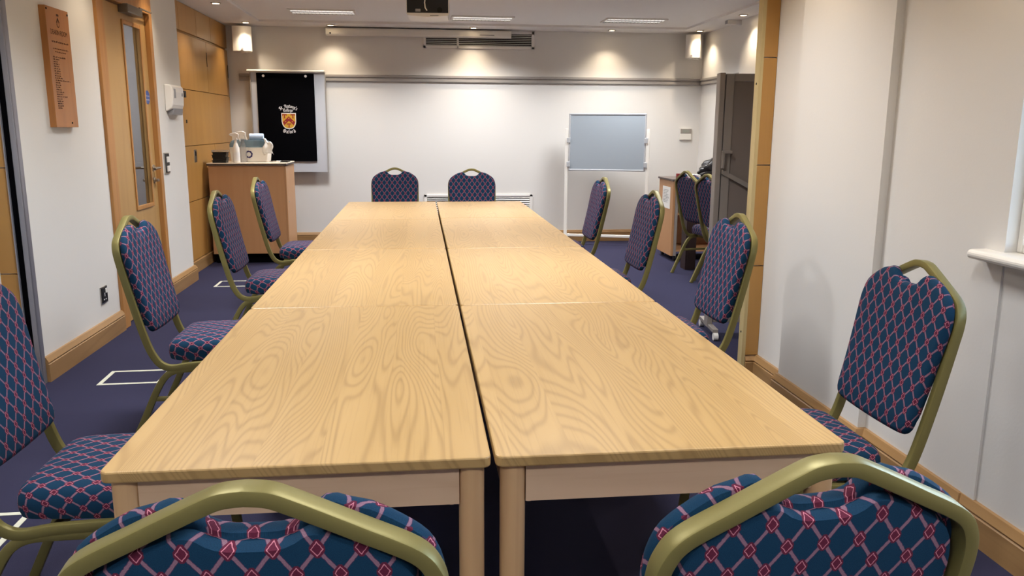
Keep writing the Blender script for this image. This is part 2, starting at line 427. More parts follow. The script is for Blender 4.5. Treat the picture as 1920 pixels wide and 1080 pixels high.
sg = MB().cyl((-2.216, 5.15, 1.60), (-2.2145, 5.15, 1.60), 0.052, n=32).build('safety_sign', BLUE, d)
sg['label'] = 'round blue sticker with white lettering'
FN = on_plane((-2.2145, 5.15, 1.60), (0,1,0), (0,0,1))
text_mesh('Fire door', 0.020, lambda u, v, dd: FN(u, v+0.004, dd)).build('lettering', SHIELDW, sg); text_mesh('keep shut', 0.020, lambda u, v, dd: FN(u, v-0.024, dd)).build('lettering', SHIELDW, sg)

# ------------------------------------------------------------------ left wall: plaque, socket, switches, dispenser
bx = XL+0.035
pq = thing('wooden_plaque', 'orange-brown wooden honours board with burnt lettering beside the door', 'plaque', (XL, 3.53, 1.7))
B(XL-0.002, bx, 3.375, 3.675, 1.375, 2.035).build('board', BOARDW, pq, bev=0.002)
FN = on_plane((bx, 3.525, 1.375), (0,1,0), (0,0,1))
eng = text_mesh('DEAKIN ROOM', 0.040, lambda u, v, dd: FN(u, v+0.512, dd), 0.0008, sx=0.80)
eng.build('lettering', BURNT, pq)
mk = MB()
def quad(mb, fn, u0, u1, v0, v1, dd=0.0008):
    n = len(mb.v); mb.v += [fn(u0, v0, dd), fn(u1, v0, dd), fn(u1, v1, dd), fn(u0, v1, dd)]; mb.f.append((n, n+1, n+2, n+3))
def words_line(mb, fn, u0, u1, v, h, rnd, dd=0.0008):
    """an illegible line: short strokes grouped as words"""
    u = u0
    while u < u1-0.004:
        e = min(u1, u+rnd.uniform(0.014, 0.032)); p = u
        while p < e-0.0015:
            hh = h*rnd.choice((0.6, 0.62, 0.65, 1.0)); quad(mb, fn, p, p+0.0022, v, v+hh, dd); quad(mb, fn, p, p+0.004, v+h*0.28*rnd.choice((0, 1, 2)), v+h*0.28*rnd.choice((0, 1, 2))+0.0022, dd); p += 0.0044
        u = e+0.006
R1 = random.Random(3)
words_line(mk, FN, -0.105, 0.118, 0.468, 0.011, R1)
words_line(mk, FN, -0.098, 0.108, 0.432, 0.007, R1); words_line(mk, FN, -0.075, 0.08, 0.415, 0.007, R1)
lens = [0.17, 0.075, 0.06, 0.072, 0.072, 0.074, 0.076, 0.08, 0.08, 0.1, 0.20, 0.06, 0.066, 0.055, 0.078, 0.1, 0.082, 0.14, 0.07, 0.076, 0.072, 0.082, 0.066]
for i, L in enumerate(lens): words_line(mk, FN, -0.108, -0.108+L, 0.385-i*0.0128, 0.0088, R1)
mk.build('engraved_list', BURNT, pq)
cr = MB()
def poly(mb, fn, pts, dd=0.0008):
    n = len(mb.v); mb.v += [fn(u, v, dd) for u, v in pts]; mb.f.append(tuple(n+i for i in range(len(pts))))
poly(cr, FN, [(-0.018, 0.622), (-0.013, 0.628), (0.013, 0.628), (0.018, 0.622), (0.013, 0.616), (-0.013, 0.616)])
poly(cr, FN, [(-0.02, 0.583), (0, 0.612), (0.02, 0.583), (0.012, 0.577), (0, 0.596), (-0.012, 0.577)])
for k in range(10):
    a0, a1 = PI+PI*k/10, PI+PI*(k+1)/10
    poly(cr, FN, [(0.018*math.cos(a0), 0.576+0.022*math.sin(a0)), (0.018*math.cos(a1), 0.576+0.022*math.sin(a1)), (0.013*math.cos(a1), 0.576+0.016*math.sin(a1)), (0.013*math.cos(a0), 0.576+0.016*math.sin(a0))])
cr.build('crest', BURNT, pq)
for y, z in ((3.388, 2.018), (3.66, 2.014), (3.587, 1.40)):
    MB().cyl((bx, y, z), (bx+0.003, y, z), 0.006, n=12).build('screw', DARK, pq)

sk = thing('wall_socket', 'black and chrome single power socket low on the left wall', 'socket', (XL, 3.89, 0.305))
B(XL, XL+0.008, 3.84, 3.945, 0.25, 0.36).build('plate', CHROME, sk, bev=0.002)
B(XL+0.008, XL+0.011, 3.848, 3.937, 0.258, 0.352).build('face', BLACK, sk)
B(XL+0.011, XL+0.015, 3.905, 3.925, 0.315, 0.345).build('rocker', WHITE, sk)
MB().box(XL+0.011, XL+0.0125, 3.885, 3.892, 0.295, 0.318).box(XL+0.011, XL+0.0125, 3.868, 3.88, 0.272, 0.279).box(XL+0.011, XL+0.0125, 3.897, 3.909, 0.272, 0.279).build('pin_slots', SHIELDW, sk)
sw = thing('light_switch', 'dark upright switch plate with two white rockers beside the door handle', 'light switch', (XL, 5.44, 1.085))
B(XL, XL+0.01, 5.375, 5.50, 1.0, 1.17).build('plate', CHROME, sw, bev=0.002)
B(XL+0.01, XL+0.012, 5.383, 5.492, 1.008, 1.162).build('face', BLACK, sw)
for z in (1.038, 1.112): B(XL+0.012, XL+0.022, 5.412, 5.474, z-0.02, z+0.026).build('rocker', WHITE, sw, bev=0.002)

dp = thing('towel_dispenser', 'white wall-mounted paper towel dispenser right of the door', 'dispenser', (XL, 5.63, 1.5))
pf = [(0, 1.50), (0.05, 1.525), (0.062, 1.555), (0.068, 1.66), (0.063, 1.70), (0.048, 1.716), (0, 1.72)]
MB().prism(pf, lambda u, v, dd: (XL+u, dd, v), 5.53, 5.85).build('body', WHITE, dp, bev=0.008)
MB().prism([(0.0, 1.475), (0.045, 1.475), (0.054, 1.528), (0.0, 1.502)], lambda u, v, dd: (XL+u, dd, v), 5.58, 5.845).build('tray', GREYD, dp, bev=0.004)
B(XL+0.05, XL+0.0695, 5.565, 5.61, 1.61, 1.685).build('window', GREYD, dp, bev=0.003)
B(XL+0.05, XL+0.0695, 5.785, 5.81, 1.63, 1.655).build('badge', GREYD, dp)

# ------------------------------------------------------------------ built-in cupboards (left, far)
CX = -2.29
cb = thing('overhead_cupboard', 'row of maple overhead cupboard doors under the ceiling', 'cupboard', (CX, 7.15, 2.24))
B(-2.84, CX-0.02, 6.03, YB-0.002, 2.232, 2.498).build('carcass', VENEER, cb)
e = [6.03, 6.42, 7.02, 7.58, 8.30]
for i in range(4): B(CX-0.02, CX, e[i]+0.003, e[i+1]-0.003, 2.246, 2.494).build('door', VENEER, cb)
cb = thing('wall_cupboard', 'tall maple wall cupboard of flush panels beyond the door', 'cupboard', (CX, 7.15, 0))
B(-2.84, CX-0.022, 6.03, YB-0.002, 0.0, 2.224).build('carcass', DARK, cb)
for y0, y1, z0, z1 in ((6.03, 7.36, 1.722, 2.222), (7.36, 8.30, 1.722, 2.222), (6.03, 8.30, 1.202, 1.716), (6.03, 8.30, 0.682, 1.196)[:0] or (6.03, 7.46, 0.682, 1.196), (7.46, 8.30, 0.682, 1.196), (6.03, 6.90, 0.122, 0.676), (6.90, 8.30, 0.122, 0.676)):
    B(CX-0.022, CX, y0+0.003, y1-0.003, z0, z1).build('door', VENEER, cb)
B(CX-0.022, CX+0.02, 6.05, YB-0.03, 0.0, 0.115).build('plinth', SKIRTY, cb, bev=0.004)
B(CX, CX+0.002, 7.345, 7.362, 1.98, 2.12).build('finger_slot', DARK, cb)
B(CX, CX+0.002, 8.262, 8.285, 1.92, 2.06).build('finger_slot', DARK, cb)
B(CX, CX+0.03, 6.34, 6.40, 1.64, 1.70).build('hinge', BLACK, cb, bev=0.003)
B(CX, CX+0.004, 6.44, 6.475, 1.41, 1.44).build('catch', BLACK, cb)
o = MB().box(CX, CX+0.004, 6.63, 6.72, 1.04, 1.16).build('lock_plate', CHROME, cb, bev=0.002)
B(CX+0.004, CX+0.006, 6.655, 6.70, 1.10, 1.145).build('keyhole', BLACK, o)

# ------------------------------------------------------------------ back wall fittings
def hprism(name, m, parent, prof, x0, x1, bev=0.0):
    return MB().prism(prof, lambda u, v, dd: (dd, u, v), x0, x1).build(name, m, parent, bev=bev)
RP = [(YB, 1.895), (YB-0.018, 1.895), (YB-0.030, 1.905), (YB-0.030, 1.93), (YB-0.018, 1.935), (YB-0.018, 1.945), (YB-0.034, 1.95), (YB-0.034, 1.972), (YB, 1.978)]
tr = MB().prism(RP, lambda u, v, dd: (dd, u, v), -2.17, 3.3)
struct(tr.build('trim_4', GREYP))
tr = MB().prism([(3.3-(YB-a), b) for a, b in RP], lambda u, v, dd: (u, dd, v), 6.98, YB)
struct(tr.build('trim_5', GREYP))

ps = thing('projector_screen', 'long cream roller projector screen casing high on the back wall', 'projector screen', (-0.11, 8.25, 2.44))
cp = []
for cx, cz, a0 in ((8.28, 2.465, 0), (8.22, 2.465, 90), (8.22, 2.425, 180), (8.28, 2.425, 270)):
    for a in (0, 30, 60, 90):
        q = math.radians(a0+a); cp.append((cx+0.022*math.cos(q), cz+0.022*math.sin(q)))
hprism('casing', CREAM, ps, cp, -1.17, 0.945)
B(-1.172, -1.165, 8.20, 8.30, 2.405, 2.488).build('end_cap', CREAM, ps, bev=0.003); B(0.94, 0.95, 8.20, 8.30, 2.405, 2.488).build('end_cap', CREAM, ps, bev=0.003)
MB().cyl((-1.12, 8.2, 2.425), (-1.12, 8.194, 2.425), 0.010, n=12).build('button', BLACK, ps)
B(0.58, 0.75, 8.1965, 8.199, 2.428, 2.434).build('badge', INK, ps)

def grille(name, label, x0, x1, z0, z1, nsl, mid):
    g = thing(name, label, 'air vent', ((x0+x1)/2, YB, z0))
    B(x0+0.03, x1-0.03, YB-0.004, YB-0.001, z0+0.02, z1-0.02).build('backing', DARK, g)
    m = MB()
    for a in ((x0, x1, z0, z0+0.03), (x0, x1, z1-0.03, z1), (x0, x0+0.035, z0, z1), (x1-0.035, x1, z0, z1)) + (((mid-0.012, mid+0.012, z0, z1),) if mid else ()):
        m.box(a[0], a[1], YB-0.018, YB, a[2], a[3])
    m.build('frame', WHITE, g, bev=0.003)
    n = MB(); h = (z1-z0-0.06)/nsl
    for i in range(nsl):
        z = z0+0.03+h*(i+0.5)
        n.prism([(YB-0.016, z-h*0.30), (YB-0.014, z-h*0.36), (YB-0.004, z+h*0.05), (YB-0.006, z+h*0.11)], lambda u, v, dd: (dd, u, v), x0+0.035, x1-0.035)
    n.build('slats', WHITE, g)
    return g
grille('ceiling_vent', 'white slatted air vent behind the screen casing end', -0.074, 1.235, 2.287, 2.488, 7, 0.33)
grille('floor_vent', 'white slatted heater vent low on the back wall behind two chairs', -0.09, 1.23, 0.30, 0.585, 10, None)

th = thing('thermostat', 'small cream wall thermostat with grey display near right corner', 'thermostat', (3.12, YB, 1.31))
B(3.05, 3.195, YB-0.028, YB+0.002, 1.246, 1.381).build('case', CREAM, th, bev=0.005)
B(3.055, 3.19, YB-0.030, YB-0.028, 1.320, 1.378).build('display_panel', SCREENF, th); B(3.08, 3.165, YB-0.032, YB-0.030, 1.332, 1.366).build('display', LCD, th)

def speaker(x, y, rot, label, W=1.0):
    s = thing('wall_speaker', label, 'speaker', (x, y, 2.2), 'corner wall speakers', rotz=rot, local=True)
    prof = []
    for i in range(13):
        a = i/12; u = (-0.105+0.21*a)*W; prof.append((u, -0.055-0.035*math.sin(PI*a)))
    prof = prof+[(0.085*W, 0.07), (-0.085*W, 0.07)]
    MB().prism(prof, lambda u, v, dd: (u, v, dd), 0.0, 0.272).build('cabinet', WHITE, s, bev=0.006, world=False)
    MB().cyl((0, -0.088, 0.028), (0, -0.096, 0.028), 0.011, n=14).build('badge', GREYD, s, world=False)
    B(-0.03, 0.03, 0.068, 0.15, 0.10, 0.18).build('bracket', WHITE, s, world=False); B(-0.02, 0.04, -0.02, 0.06, -0.012, 0.0).build('cable_clip', WHITE, s, world=False)
    return s
speaker(-2.085, 8.16, math.radians(8), 'white corner speaker above the black flip chart')
speaker(3.135, 8.155, math.radians(-36), 'white corner speaker above the thermostat', 0.86)

bx_ = thing('sensor_box', 'small white box under the ceiling on the right alcove wall', 'sensor', (3.2, 7.0, 2.46))
B(3.09, 3.298, 6.99, 7.06, 2.455, 2.5).build('body', WHITE, bx_, bev=0.004)
B(3.086, 3.09, 6.995, 7.055, 2.46, 2.495).build('end_cap', GREYD, bx_)

# ---- flip chart hung on the rail, with crest
fc = thing('flip_chart', 'flip chart board hung on the rail with black crested cover', 'flip chart', (-1.62, 8.2, 0.86))
B(-2.025, -1.205, 8.205, 8.225, 0.86, 2.0).build('board', EASELG, fc, bev=0.003)
B(-1.205, -1.195, 8.195, 8.235, 0.85, 2.0).build('edge_trim', GREYP, fc); B(-2.035, -2.025, 8.195, 8.235, 0.85, 2.0).build('edge_trim', GREYP, fc)
cp = []
for i in range(12):
    a = 2*PI*i/12; cp.append((8.185+0.03*math.cos(a), 1.998+0.016*math.sin(a)))
hprism('clamp_bar', CREAM, fc, cp, -2.06, -1.20)
for x in (-1.9, -1.4): MB().box(x, x+0.04, 8.2, 8.309, 1.985, 1.998).box(x, x+0.04, 8.268, 8.278, 1.93, 1.99).build('hook', GREYP, fc)
cov = B(-1.962, -1.322, 8.186, 8.204, 0.985, 1.975).build('cover', BLACKM, fc, bev=0.003)
for x in (-1.883, -1.413): MB().cyl((x, 8.186, 1.945), (x, 8.178, 1.945), 0.014, n=16).build('clip', WHITE, fc)

# broad-nib blackletter: strokes as quads swept by a slanted pen
GL = {
 'S': (0.62, [[(0.55,0.85),(0.35,1.0),(0.12,0.85),(0.12,0.62),(0.5,0.45),(0.52,0.15),(0.3,0.0),(0.08,0.14)], [(0.33,0.95),(0.33,0.08)]]),
 't': (0.36, [[(0.16,0.9),(0.16,0.12),(0.3,0.04)], [(0.04,0.62),(0.32,0.66)]]),
 '.': (0.22, [[(0.08,0.06),(0.13,0.1)]]),
 'A': (0.78, [[(0.05,0.9),(0.25,1.0),(0.55,0.88),(0.60,0.1),(0.72,0.0)], [(0.3,0.95),(0.2,0.5),(0.22,0.1),(0.08,0.0)], [(0.2,0.48),(0.6,0.52)]]),
 'n': (0.52, [[(0.04,0.58),(0.12,0.66),(0.12,0.08),(0.18,0.02)], [(0.14,0.54),(0.30,0.68),(0.38,0.56),(0.38,0.1),(0.46,0.02)]]),
 'o': (0.48, [[(0.12,0.56),(0.12,0.12),(0.24,0.0)], [(0.12,0.56),(0.24,0.68),(0.36,0.56),(0.36,0.12),(0.24,0.0)]]),
 'y': (0.5, [[(0.06,0.66),(0.12,0.56),(0.12,0.14),(0.24,0.04)], [(0.36,0.68),(0.38,0.1),(0.26,-0.2),(0.08,-0.24)]]),
 "'": (0.2, [[(0.1,1.0),(0.07,0.82)]]),
 's': (0.42, [[(0.34,0.6),(0.2,0.68),(0.09,0.56),(0.12,0.42),(0.32,0.28),(0.32,0.1),(0.2,0.0),(0.06,0.1)]]),
 'C': (0.66, [[(0.56,0.82),(0.38,1.0),(0.16,0.8),(0.12,0.4),(0.22,0.1),(0.38,0.0),(0.58,0.14)], [(0.36,0.92),(0.34,0.1)]]),
 'l': (0.28, [[(0.06,0.98),(0.13,1.0),(0.13,0.1),(0.22,0.02)]]),
 'e': (0.46, [[(0.14,0.3),(0.36,0.44),(0.30,0.62),(0.2,0.66),(0.11,0.54),(0.11,0.14),(0.24,0.0),(0.38,0.1)]]),
 'g': (0.5, [[(0.36,0.64),(0.2,0.66),(0.11,0.54),(0.11,0.16),(0.24,0.06),(0.36,0.14)], [(0.38,0.66),(0.38,-0.1),(0.24,-0.24),(0.08,-0.18)]]),
 'O': (0.74, [[(0.32,1.0),(0.12,0.76),(0.12,0.28),(0.34,0.0),(0.58,0.24),(0.60,0.72),(0.40,1.0),(0.22,0.9)], [(0.30,0.85),(0.42,0.2)]]),
 'x': (0.44, [[(0.08,0.66),(0.18,0.56),(0.24,0.12),(0.36,0.02)], [(0.34,0.66),(0.10,0.0)], [(0.08,0.34),(0.34,0.36)]]),
 'f': (0.34, [[(0.34,0.92),(0.22,1.0),(0.14,0.86),(0.14,0.0)], [(0.04,0.60),(0.30,0.64)]]),
 'r': (0.4, [[(0.05,0.58),(0.12,0.66),(0.12,0.08),(0.18,0.02)], [(0.14,0.52),(0.26,0.68),(0.36,0.6)]]),
 'd': (0.5, [[(0.08,0.94),(0.34,0.62),(0.38,0.14),(0.24,0.0)], [(0.30,0.64),(0.12,0.52),(0.12,0.14),(0.24,0.0)]]),
 ' ': (0.3, []),
}
def hull(pts):
    pts = sorted(set(pts)); 
    def half(ps):
        h = []
        for p in ps:
            while len(h) > 1 and (h[-1][0]-h[-2][0])*(p[1]-h[-2][1])-(h[-1][1]-h[-2][1])*(p[0]-h[-2][0]) <= 0: h.pop()
            h.append(p)
        return h
    a, b = half(pts), half(pts[::-1]); return a[:-1]+b[:-1]
def blackletter(mb, text, size, place, fn, dd, sx=1.0):
    """place(s, h) maps advance s (centred) and height h to plane u,v"""
    W = sum(GL[c][0] for c in text)*size*sx; s = -W/2; ca, sa = math.cos(math.radians(38)), math.sin(math.radians(38)); hw, th = 0.062, 0.024
    for c in text:
        w, strokes = GL[c]
        for st in strokes:
            for (x0, y0), (x1, y1) in zip(st, st[1:]):
                P = []
                for x, y in ((x0, y0), (x1, y1)):
                    for k in (-1, 1):
                        for t in (-1, 1): P.append((round(x+k*hw*ca-t*th*sa, 5), round(y+k*hw*sa+t*th*ca, 5)))
                poly(mb, fn, [place(s+px*size*sx, py*size) for px, py in hull(P)], dd)
                dd += 0.000004
        s += w*size*sx
FN = on_plane((-1.622, 8.186, 1.452), (1,0,0), (0,0,1))
lt = MB()
Rr = 0.135
def arc_up(s, h): a = s/Rr; return ((Rr+h)*math.sin(a), 0.128-Rr+ (Rr+h)*math.cos(a)) 
blackletter(lt, "St. Antony's", 0.037, lambda s, h: ((0.15+h)*math.sin(s/0.15), 0.140-0.15+(0.15+h)*math.cos(s/0.15)), FN, 0.0012)
blackletter(lt, 'College', 0.034, lambda s, h: (s-0.004, 0.096+h), FN, 0.0012, 1.05)
lt.build('lettering', SHIELDW, cov); lt = MB()
blackletter(lt, 'Oxford', 0.042, lambda s, h: ((0.22-h)*math.sin(s/0.22), -0.148+0.22-(0.22-h)*math.cos(s/0.22)), FN, 0.0012, 1.3)
lt.build('lettering', SHIELDW, cov)
def shield(sc):
    p = [(-0.082*sc, 0.082*sc), (0.082*sc, 0.082*sc)]
    for i in range(1, 13):
        a = i/12; p.append((0.082*sc*math.cos(a*PI/2)**0.75 if i < 12 else 0, (0.0-0.098*sin_(a))*sc))
    for i in range(11, 0, -1):
        a = i/12; p.append((-0.082*sc*math.cos(a*PI/2)**0.75, (0.0-0.098*sin_(a))*sc))
    return p
def sin_(a): return math.sin(a*PI/2)
m = MB(); poly(m, FN, shield(1.0), 0.0010); m.build('shield_border', SHIELDW, cov)
m = MB(); poly(m, FN, shield(0.90), 0.0016); m.build('shield', SHIELDG, cov)
m = MB()
poly(m, FN, [(0, 0.045), (0.068, -0.020), (0.052, -0.056), (0, -0.006)], 0.0022); poly(m, FN, [(0, 0.045), (0, -0.006), (-0.052, -0.056), (-0.068, -0.020)], 0.0022)
for tx, ty, k in ((-0.047, 0.068, 1.0), (0.047, 0.068, 1.0), (0.0, -0.036, 0.95)):
    quad(m, FN, tx-0.025*k, tx+0.025*k, ty-0.010*k, ty, 0.0022); quad(m, FN, tx-0.025*k, tx-0.018*k, ty-0.018*k, ty-0.010*k, 0.0022); quad(m, FN, tx+0.018*k, tx+0.025*k, ty-0.018*k, ty-0.010*k, 0.0022)
    quad(m, FN, tx-0.006*k, tx+0.006*k, ty-0.042*k, ty-0.010*k, 0.0022); quad(m, FN, tx-0.012*k, tx+0.012*k, ty-0.047*k, ty-0.042*k, 0.0022)
m.build('chevron', SHIELDR, cov)
for sx_, sy_ in ((0, 0.022), (-0.038, -0.016), (0.038, -0.016)):
    m = MB(); poly(m, FN, [(sx_+(0.009 if k % 2 == 0 else 0.004)*math.sin(PI*k/5), sy_+(0.009 if k % 2 == 0 else 0.004)*math.cos(PI*k/5)) for k in range(10)][::-1], 0.0028); m.build('star', SHIELDG, cov)

# ---- mobile whiteboard
wb = thing('mobile_whiteboard', 'grey-white whiteboard on a white wheeled stand by the back wall', 'whiteboard', (2.05, 7.90, 0), rotz=math.radians(-17), local=True)
B(-0.435, 0.435, -0.012, 0.012, 0.90, 1.535).build('board', BOARDG, wb, world=False)
f = MB()
for a in ((-0.45, 0.45, 0.885, 0.905), (-0.45, 0.45, 1.53, 1.55), (-0.45, -0.43, 0.885, 1.55), (0.43, 0.45, 0.885, 1.55)): f.box(a[0], a[1], -0.018, 0.018, a[2], a[3])
f.build('frame', ALUW, wb, bev=0.006, world=False)
for s in (-1, 1):
    B(s*0.475-0.018, s*0.475+0.018, -0.02, 0.02, 0.10, 1.375).build('leg', WHITEP, wb, bev=0.004, world=False)
    ft = B(s*0.475-0.018, s*0.475+0.018, -0.27, 0.27, 0.07, 0.10).build('foot', WHITEP, wb, bev=0.004, world=False)
    for y in (-0.25, 0.25):
        MB().cyl((s*0.475-0.012, y, 0.028), (s*0.475+0.012, y, 0.028), 0.028, n=18).box(s*0.475-0.016, s*0.475+0.016, y-0.012, y+0.012, 0.045, 0.07).build('castor', BLACK, ft, world=False)
    for z in (0.96, 1.24): B(s*0.45-0.02, s*0.45+0.02, -0.03, 0.022, z-0.03, z+0.03).build('clamp', ALUW, wb, bev=0.004, world=False)
B(-0.46, 0.46, -0.015, 0.015, 0.10, 0.13).build('crossbar', WHITEP, wb, bev=0.004, world=False)

# ------------------------------------------------------------------ ceiling fittings
def spot(parent, x, y, z, power, ang=112, blend=1.0, col=(1.0, 0.82, 0.60)):
    l = bpy.data.lights.new('lamp', 'SPOT'); l.energy = power; l.spot_size = math.radians(ang); l.spot_blend = blend; l.color = col; l.shadow_soft_size = 0.02
    o = bpy.data.objects.new('lamp_beam', l); COL.objects.link(o); o.location = Vector((x, y, z))-ROOTLOC[parent]; o.parent = parent
    return o
DL = []
def downlight(x, y, label, power=14, z=ZC, ang=112):
    t = thing('downlight', label, 'ceiling spotlight', (x, y, z), 'halogen downlights')
    rp = [(0.030, -0.001), (0.046, -0.001), (0.048, -0.006), (0.036, -0.010), (0.030, -0.006)]
    m = MB(); n = 24
    for r, zz in rp:
        for i in range(n): m.v.append((x+r*math.cos(2*PI*i/n), y+r*math.sin(2*PI*i/n), z+zz))
    for a in range(5):
        for i in range(n):
            j = (i+1) % n; b = (a+1) % 5; m.f.append((a*n+i, a*n+j, b*n+j, b*n+i))
    m.build('bezel', CHROME, t, smooth=True)
    MB().cyl((x, y, z-0.002), (x, y, z-0.007), 0.032, n=20).build('bulb', LAMP, t)
    spot(t, x, y, z-0.02, power, ang)
PW = 25
downlight(-1.98, 6.55, 'lit halogen downlight above the maple cupboards, nearest on the left', PW)
downlight(-2.0, 7.97, 'lit halogen downlight just above the left corner speaker', PW)
downlight(-1.10, 8.07, 'lit halogen downlight over the left end of the screen casing', PW)
downlight(0.50, 8.07, 'lit halogen downlight over the right part of the screen casing', PW)
downlight(2.11, 8.07, 'lit halogen downlight above the mobile whiteboard', PW)
downlight(3.13, 7.97, 'lit halogen downlight just above the right corner speaker', PW)
downlight(3.10, 6.60, 'lit halogen downlight above the right alcove pier', PW)
for x, y, lab in ((-1.90, 3.95, 'halogen downlight above the wooden plaque'), (-1.98, 5.15, 'halogen downlight above the door'), (1.50, 2.05, 'halogen downlight above the pier on the right wall'), (1.50, 0.85, 'halogen downlight above the window edge'),
                  (1.50, -0.5, 'halogen downlight above the window middle')):
    downlight(x, y, lab, PW*0.65)

def luminaire(x, y, z, label, power):
    t = thing('louvre_light', label, 'ceiling light', (x, y, z), 'recessed louvre lights')
    W, D = 0.31, 0.155
    f = MB()
    for a in ((-W-0.02, W+0.02, -D-0.02, -D), (-W-0.02, W+0.02, D, D+0.02), (-W-0.02, -W, -D, D), (W, W+0.02, -D, D)): f.box(x+a[0], x+a[1], y+a[2], y+a[3], z-0.014, z)
    f.build('frame', WHITE, t)
    for k in (-0.075, 0.075): MB().cyl((x-W, y+k, z-0.006), (x+W, y+k, z-0.006), 0.005, n=8).build('tube', TUBE, t)
    s = MB()
    for k in range(15): s.box(x-W+0.04*(k+0.5)+0.01, x-W+0.04*(k+0.5)+0.012, y-D, y+D, z-0.013, z-0.003)
    s.box(x-W, x+W, y-0.012, y+0.012, z-0.014, z-0.001)
    s.build('louvre', SLAT, t)
    l = bpy.data.lights.new('lamp', 'AREA'); l.shape = 'RECTANGLE'; l.size = 2*W-0.02; l.size_y = 2*D-0.02; l.energy = power; l.color = (0.97, 0.98, 1.0); l.spread = math.radians(134)
    o = bpy.data.objects.new('lamp_glow', l); COL.objects.link(o); o.location = (0, 0, -0.0165); o.parent = t
ZT = 2.522
LP = 34
luminaire(-1.08, 7.17, ZT, 'louvred ceiling light left of the projector, over the flip chart end', LP*0.85)
luminaire(0.55, 7.43, ZT, 'louvred ceiling light just right of the projector', LP*0.85)
luminaire(2.18, 7.36, ZT, 'louvred ceiling light over the mobile whiteboard end', LP*0.85)
for x, y, z, lab in ((-1.08, 4.7, ZT, 'louvred ceiling light over the third table on the left'), (0.55, 4.7, ZT, 'louvred ceiling light over the third table on the right'), (2.18, 4.9, ZT, 'louvred ceiling light over the stacked chairs'),
                (-1.08, 2.2, ZC, 'louvred ceiling light over the second table on the left'), (0.55, 2.2, ZC, 'louvred ceiling light over the second table on the right'),
                (-1.08, 0.1, ZC, 'louvred ceiling light over the nearest table on the left'), (0.55, 0.1, ZC, 'louvred ceiling light over the nearest table on the right'),
                (-1.08, -2.1, ZC, 'unseen louvred fill light added over the near end on the left'), (0.55, -2.1, ZC, 'unseen louvred fill light added over the near end on the right')):  # near-end pair is unseen, added as fill for the camera-facing fronts
    luminaire(x, y, z, lab, LP*(0.88 if y > 3 else 0.85 if y > 1 else 0.46 if y > -1 else 0.85))

pj = thing('projector', 'black-backed white projector hanging from the ceiling', 'projector', (-0.04, 5.7, 2.28), rotz=math.radians(-3), local=True)
pp = []
for i in range(11):
    a = i/10; pp.append((-0.18+0.36*a, 0.0-0.02*math.sin(PI*a)))
B(-0.178, 0.178, -0.19, 0.17, 0.035, 0.15).build('body', WHITE, pj, bev=0.012, world=False)
MB().prism([(-0.178, 0.035), (-0.165, 0.012), (0, 0.0), (0.165, 0.012), (0.178, 0.035)], lambda u, v, dd: (u, dd, v), -0.19, 0.17).build('base', WHITE, pj, world=False)
bk = B(-0.170, 0.170, -0.197, -0.188, 0.032, 0.155).build('rear_panel', BLACK, pj, bev=0.003, world=False)
B(-0.10, -0.058, -0.201, -0.196, 0.042, 0.062).build('socket', GREYD, bk, world=False)
MB().cyl((0.10, -0.2, 0.055), (0.10, -0.196, 0.055), 0.022, n=18).build('speaker_ring', DARK, bk, world=False)
MB().tube([(-0.005, -0.2, 0.05), (-0.018, -0.215, 0.07), (-0.022, -0.225, 0.11), (-0.012, -0.22, 0.17), (0.0, -0.18, 0.21), (0.0, -0.1, 0.222)], 0.005).build('cable', WHITE, pj, smooth=True, world=False)
MB().box(-0.08, 0.08, -0.1, 0.1, 0.15, 0.165).cyl((0, 0, 0.165), (0, 0, 0.232), 0.022).box(-0.06, 0.06, -0.06, 0.06, 0.232, 0.242).build('mount', WHITE, pj, world=False)
B(0.02, 0.09, -0.192, -0.186, 0.010, 0.014).build('vent', DARK, pj, world=False)

# ------------------------------------------------------------------ tables
def table(x0, x1, y0, y1, label):
    t = thing('meeting_table', label, 'table', (x0, y0, 0), 'pale wood tables pushed together', local=True)
    W, D = x1-x0, y1-y0; r = 0.018
    o = []
    for cx, cy, a0 in ((W-r, D-r, 0), (r, D-r, 90), (r, r, 180), (W-r, r, 270)):
        for a in range(0, 91, 18):
            q = math.radians(a0+a); o.append((cx+r*math.cos(q), cy+r*math.sin(q)))
    MB().prism(o, lambda u, v, d: (u, v, d), 0.716, 0.74).build('tabletop', TOPW, t, bev=0.004, world=False)
    ins = 0.012; lw = 0.052
    for a, b in ((ins, ins), (W-ins-lw, ins), (ins, D-ins-lw), (W-ins-lw, D-ins-lw)):
        p = []; rr = 0.02
        for cx, cy, a0 in ((a+lw-rr, b+lw-rr, 0), (a+rr, b+lw-rr, 90), (a+rr, b+rr, 180), (a+lw-rr, b+rr, 270)):
            for an in (0, 30, 60, 90):
                q = math.radians(a0+an); p.append((cx+rr*math.cos(q), cy+rr*math.sin(q)))
        MB().prism(p, lambda u, v, d: (u, v, d), 0.0, 0.716).build('leg', LEGW, t, smooth=True, world=False)
    k = ins+lw
    for a in ((k, W-k, ins+0.008, ins+0.03), (k, W-k, D-ins-0.03, D-ins-0.008)):
        B(a[0], a[1], a[2], a[3], 0.632, 0.716).build('apron', APRW, t, world=False)
    for a in ((ins+0.008, ins+0.03), (W-ins-0.03, W-ins-0.008)):
        B(a[0], a[1], k, D-k, 0.632, 0.716).build('apron', TOPW, t, world=False)
    for a, b in ((1, 1), (-1, 1), (1, -1), (-1, -1)):
        ex = (ins+lw) if a > 0 else W-ins-lw; ey = (ins+0.03) if b > 0 else D-ins-0.03
        MB().box(ex, ex+a*0.05, ey, ey+b*0.06, 0.655, 0.705).cyl((ex+a*0.014, ey+b*0.04, 0.66), (ex+a*0.014, ey+b*0.04, 0.606), 0.011, n=12).build('corner_block', LEGW, t, world=False)
    return t
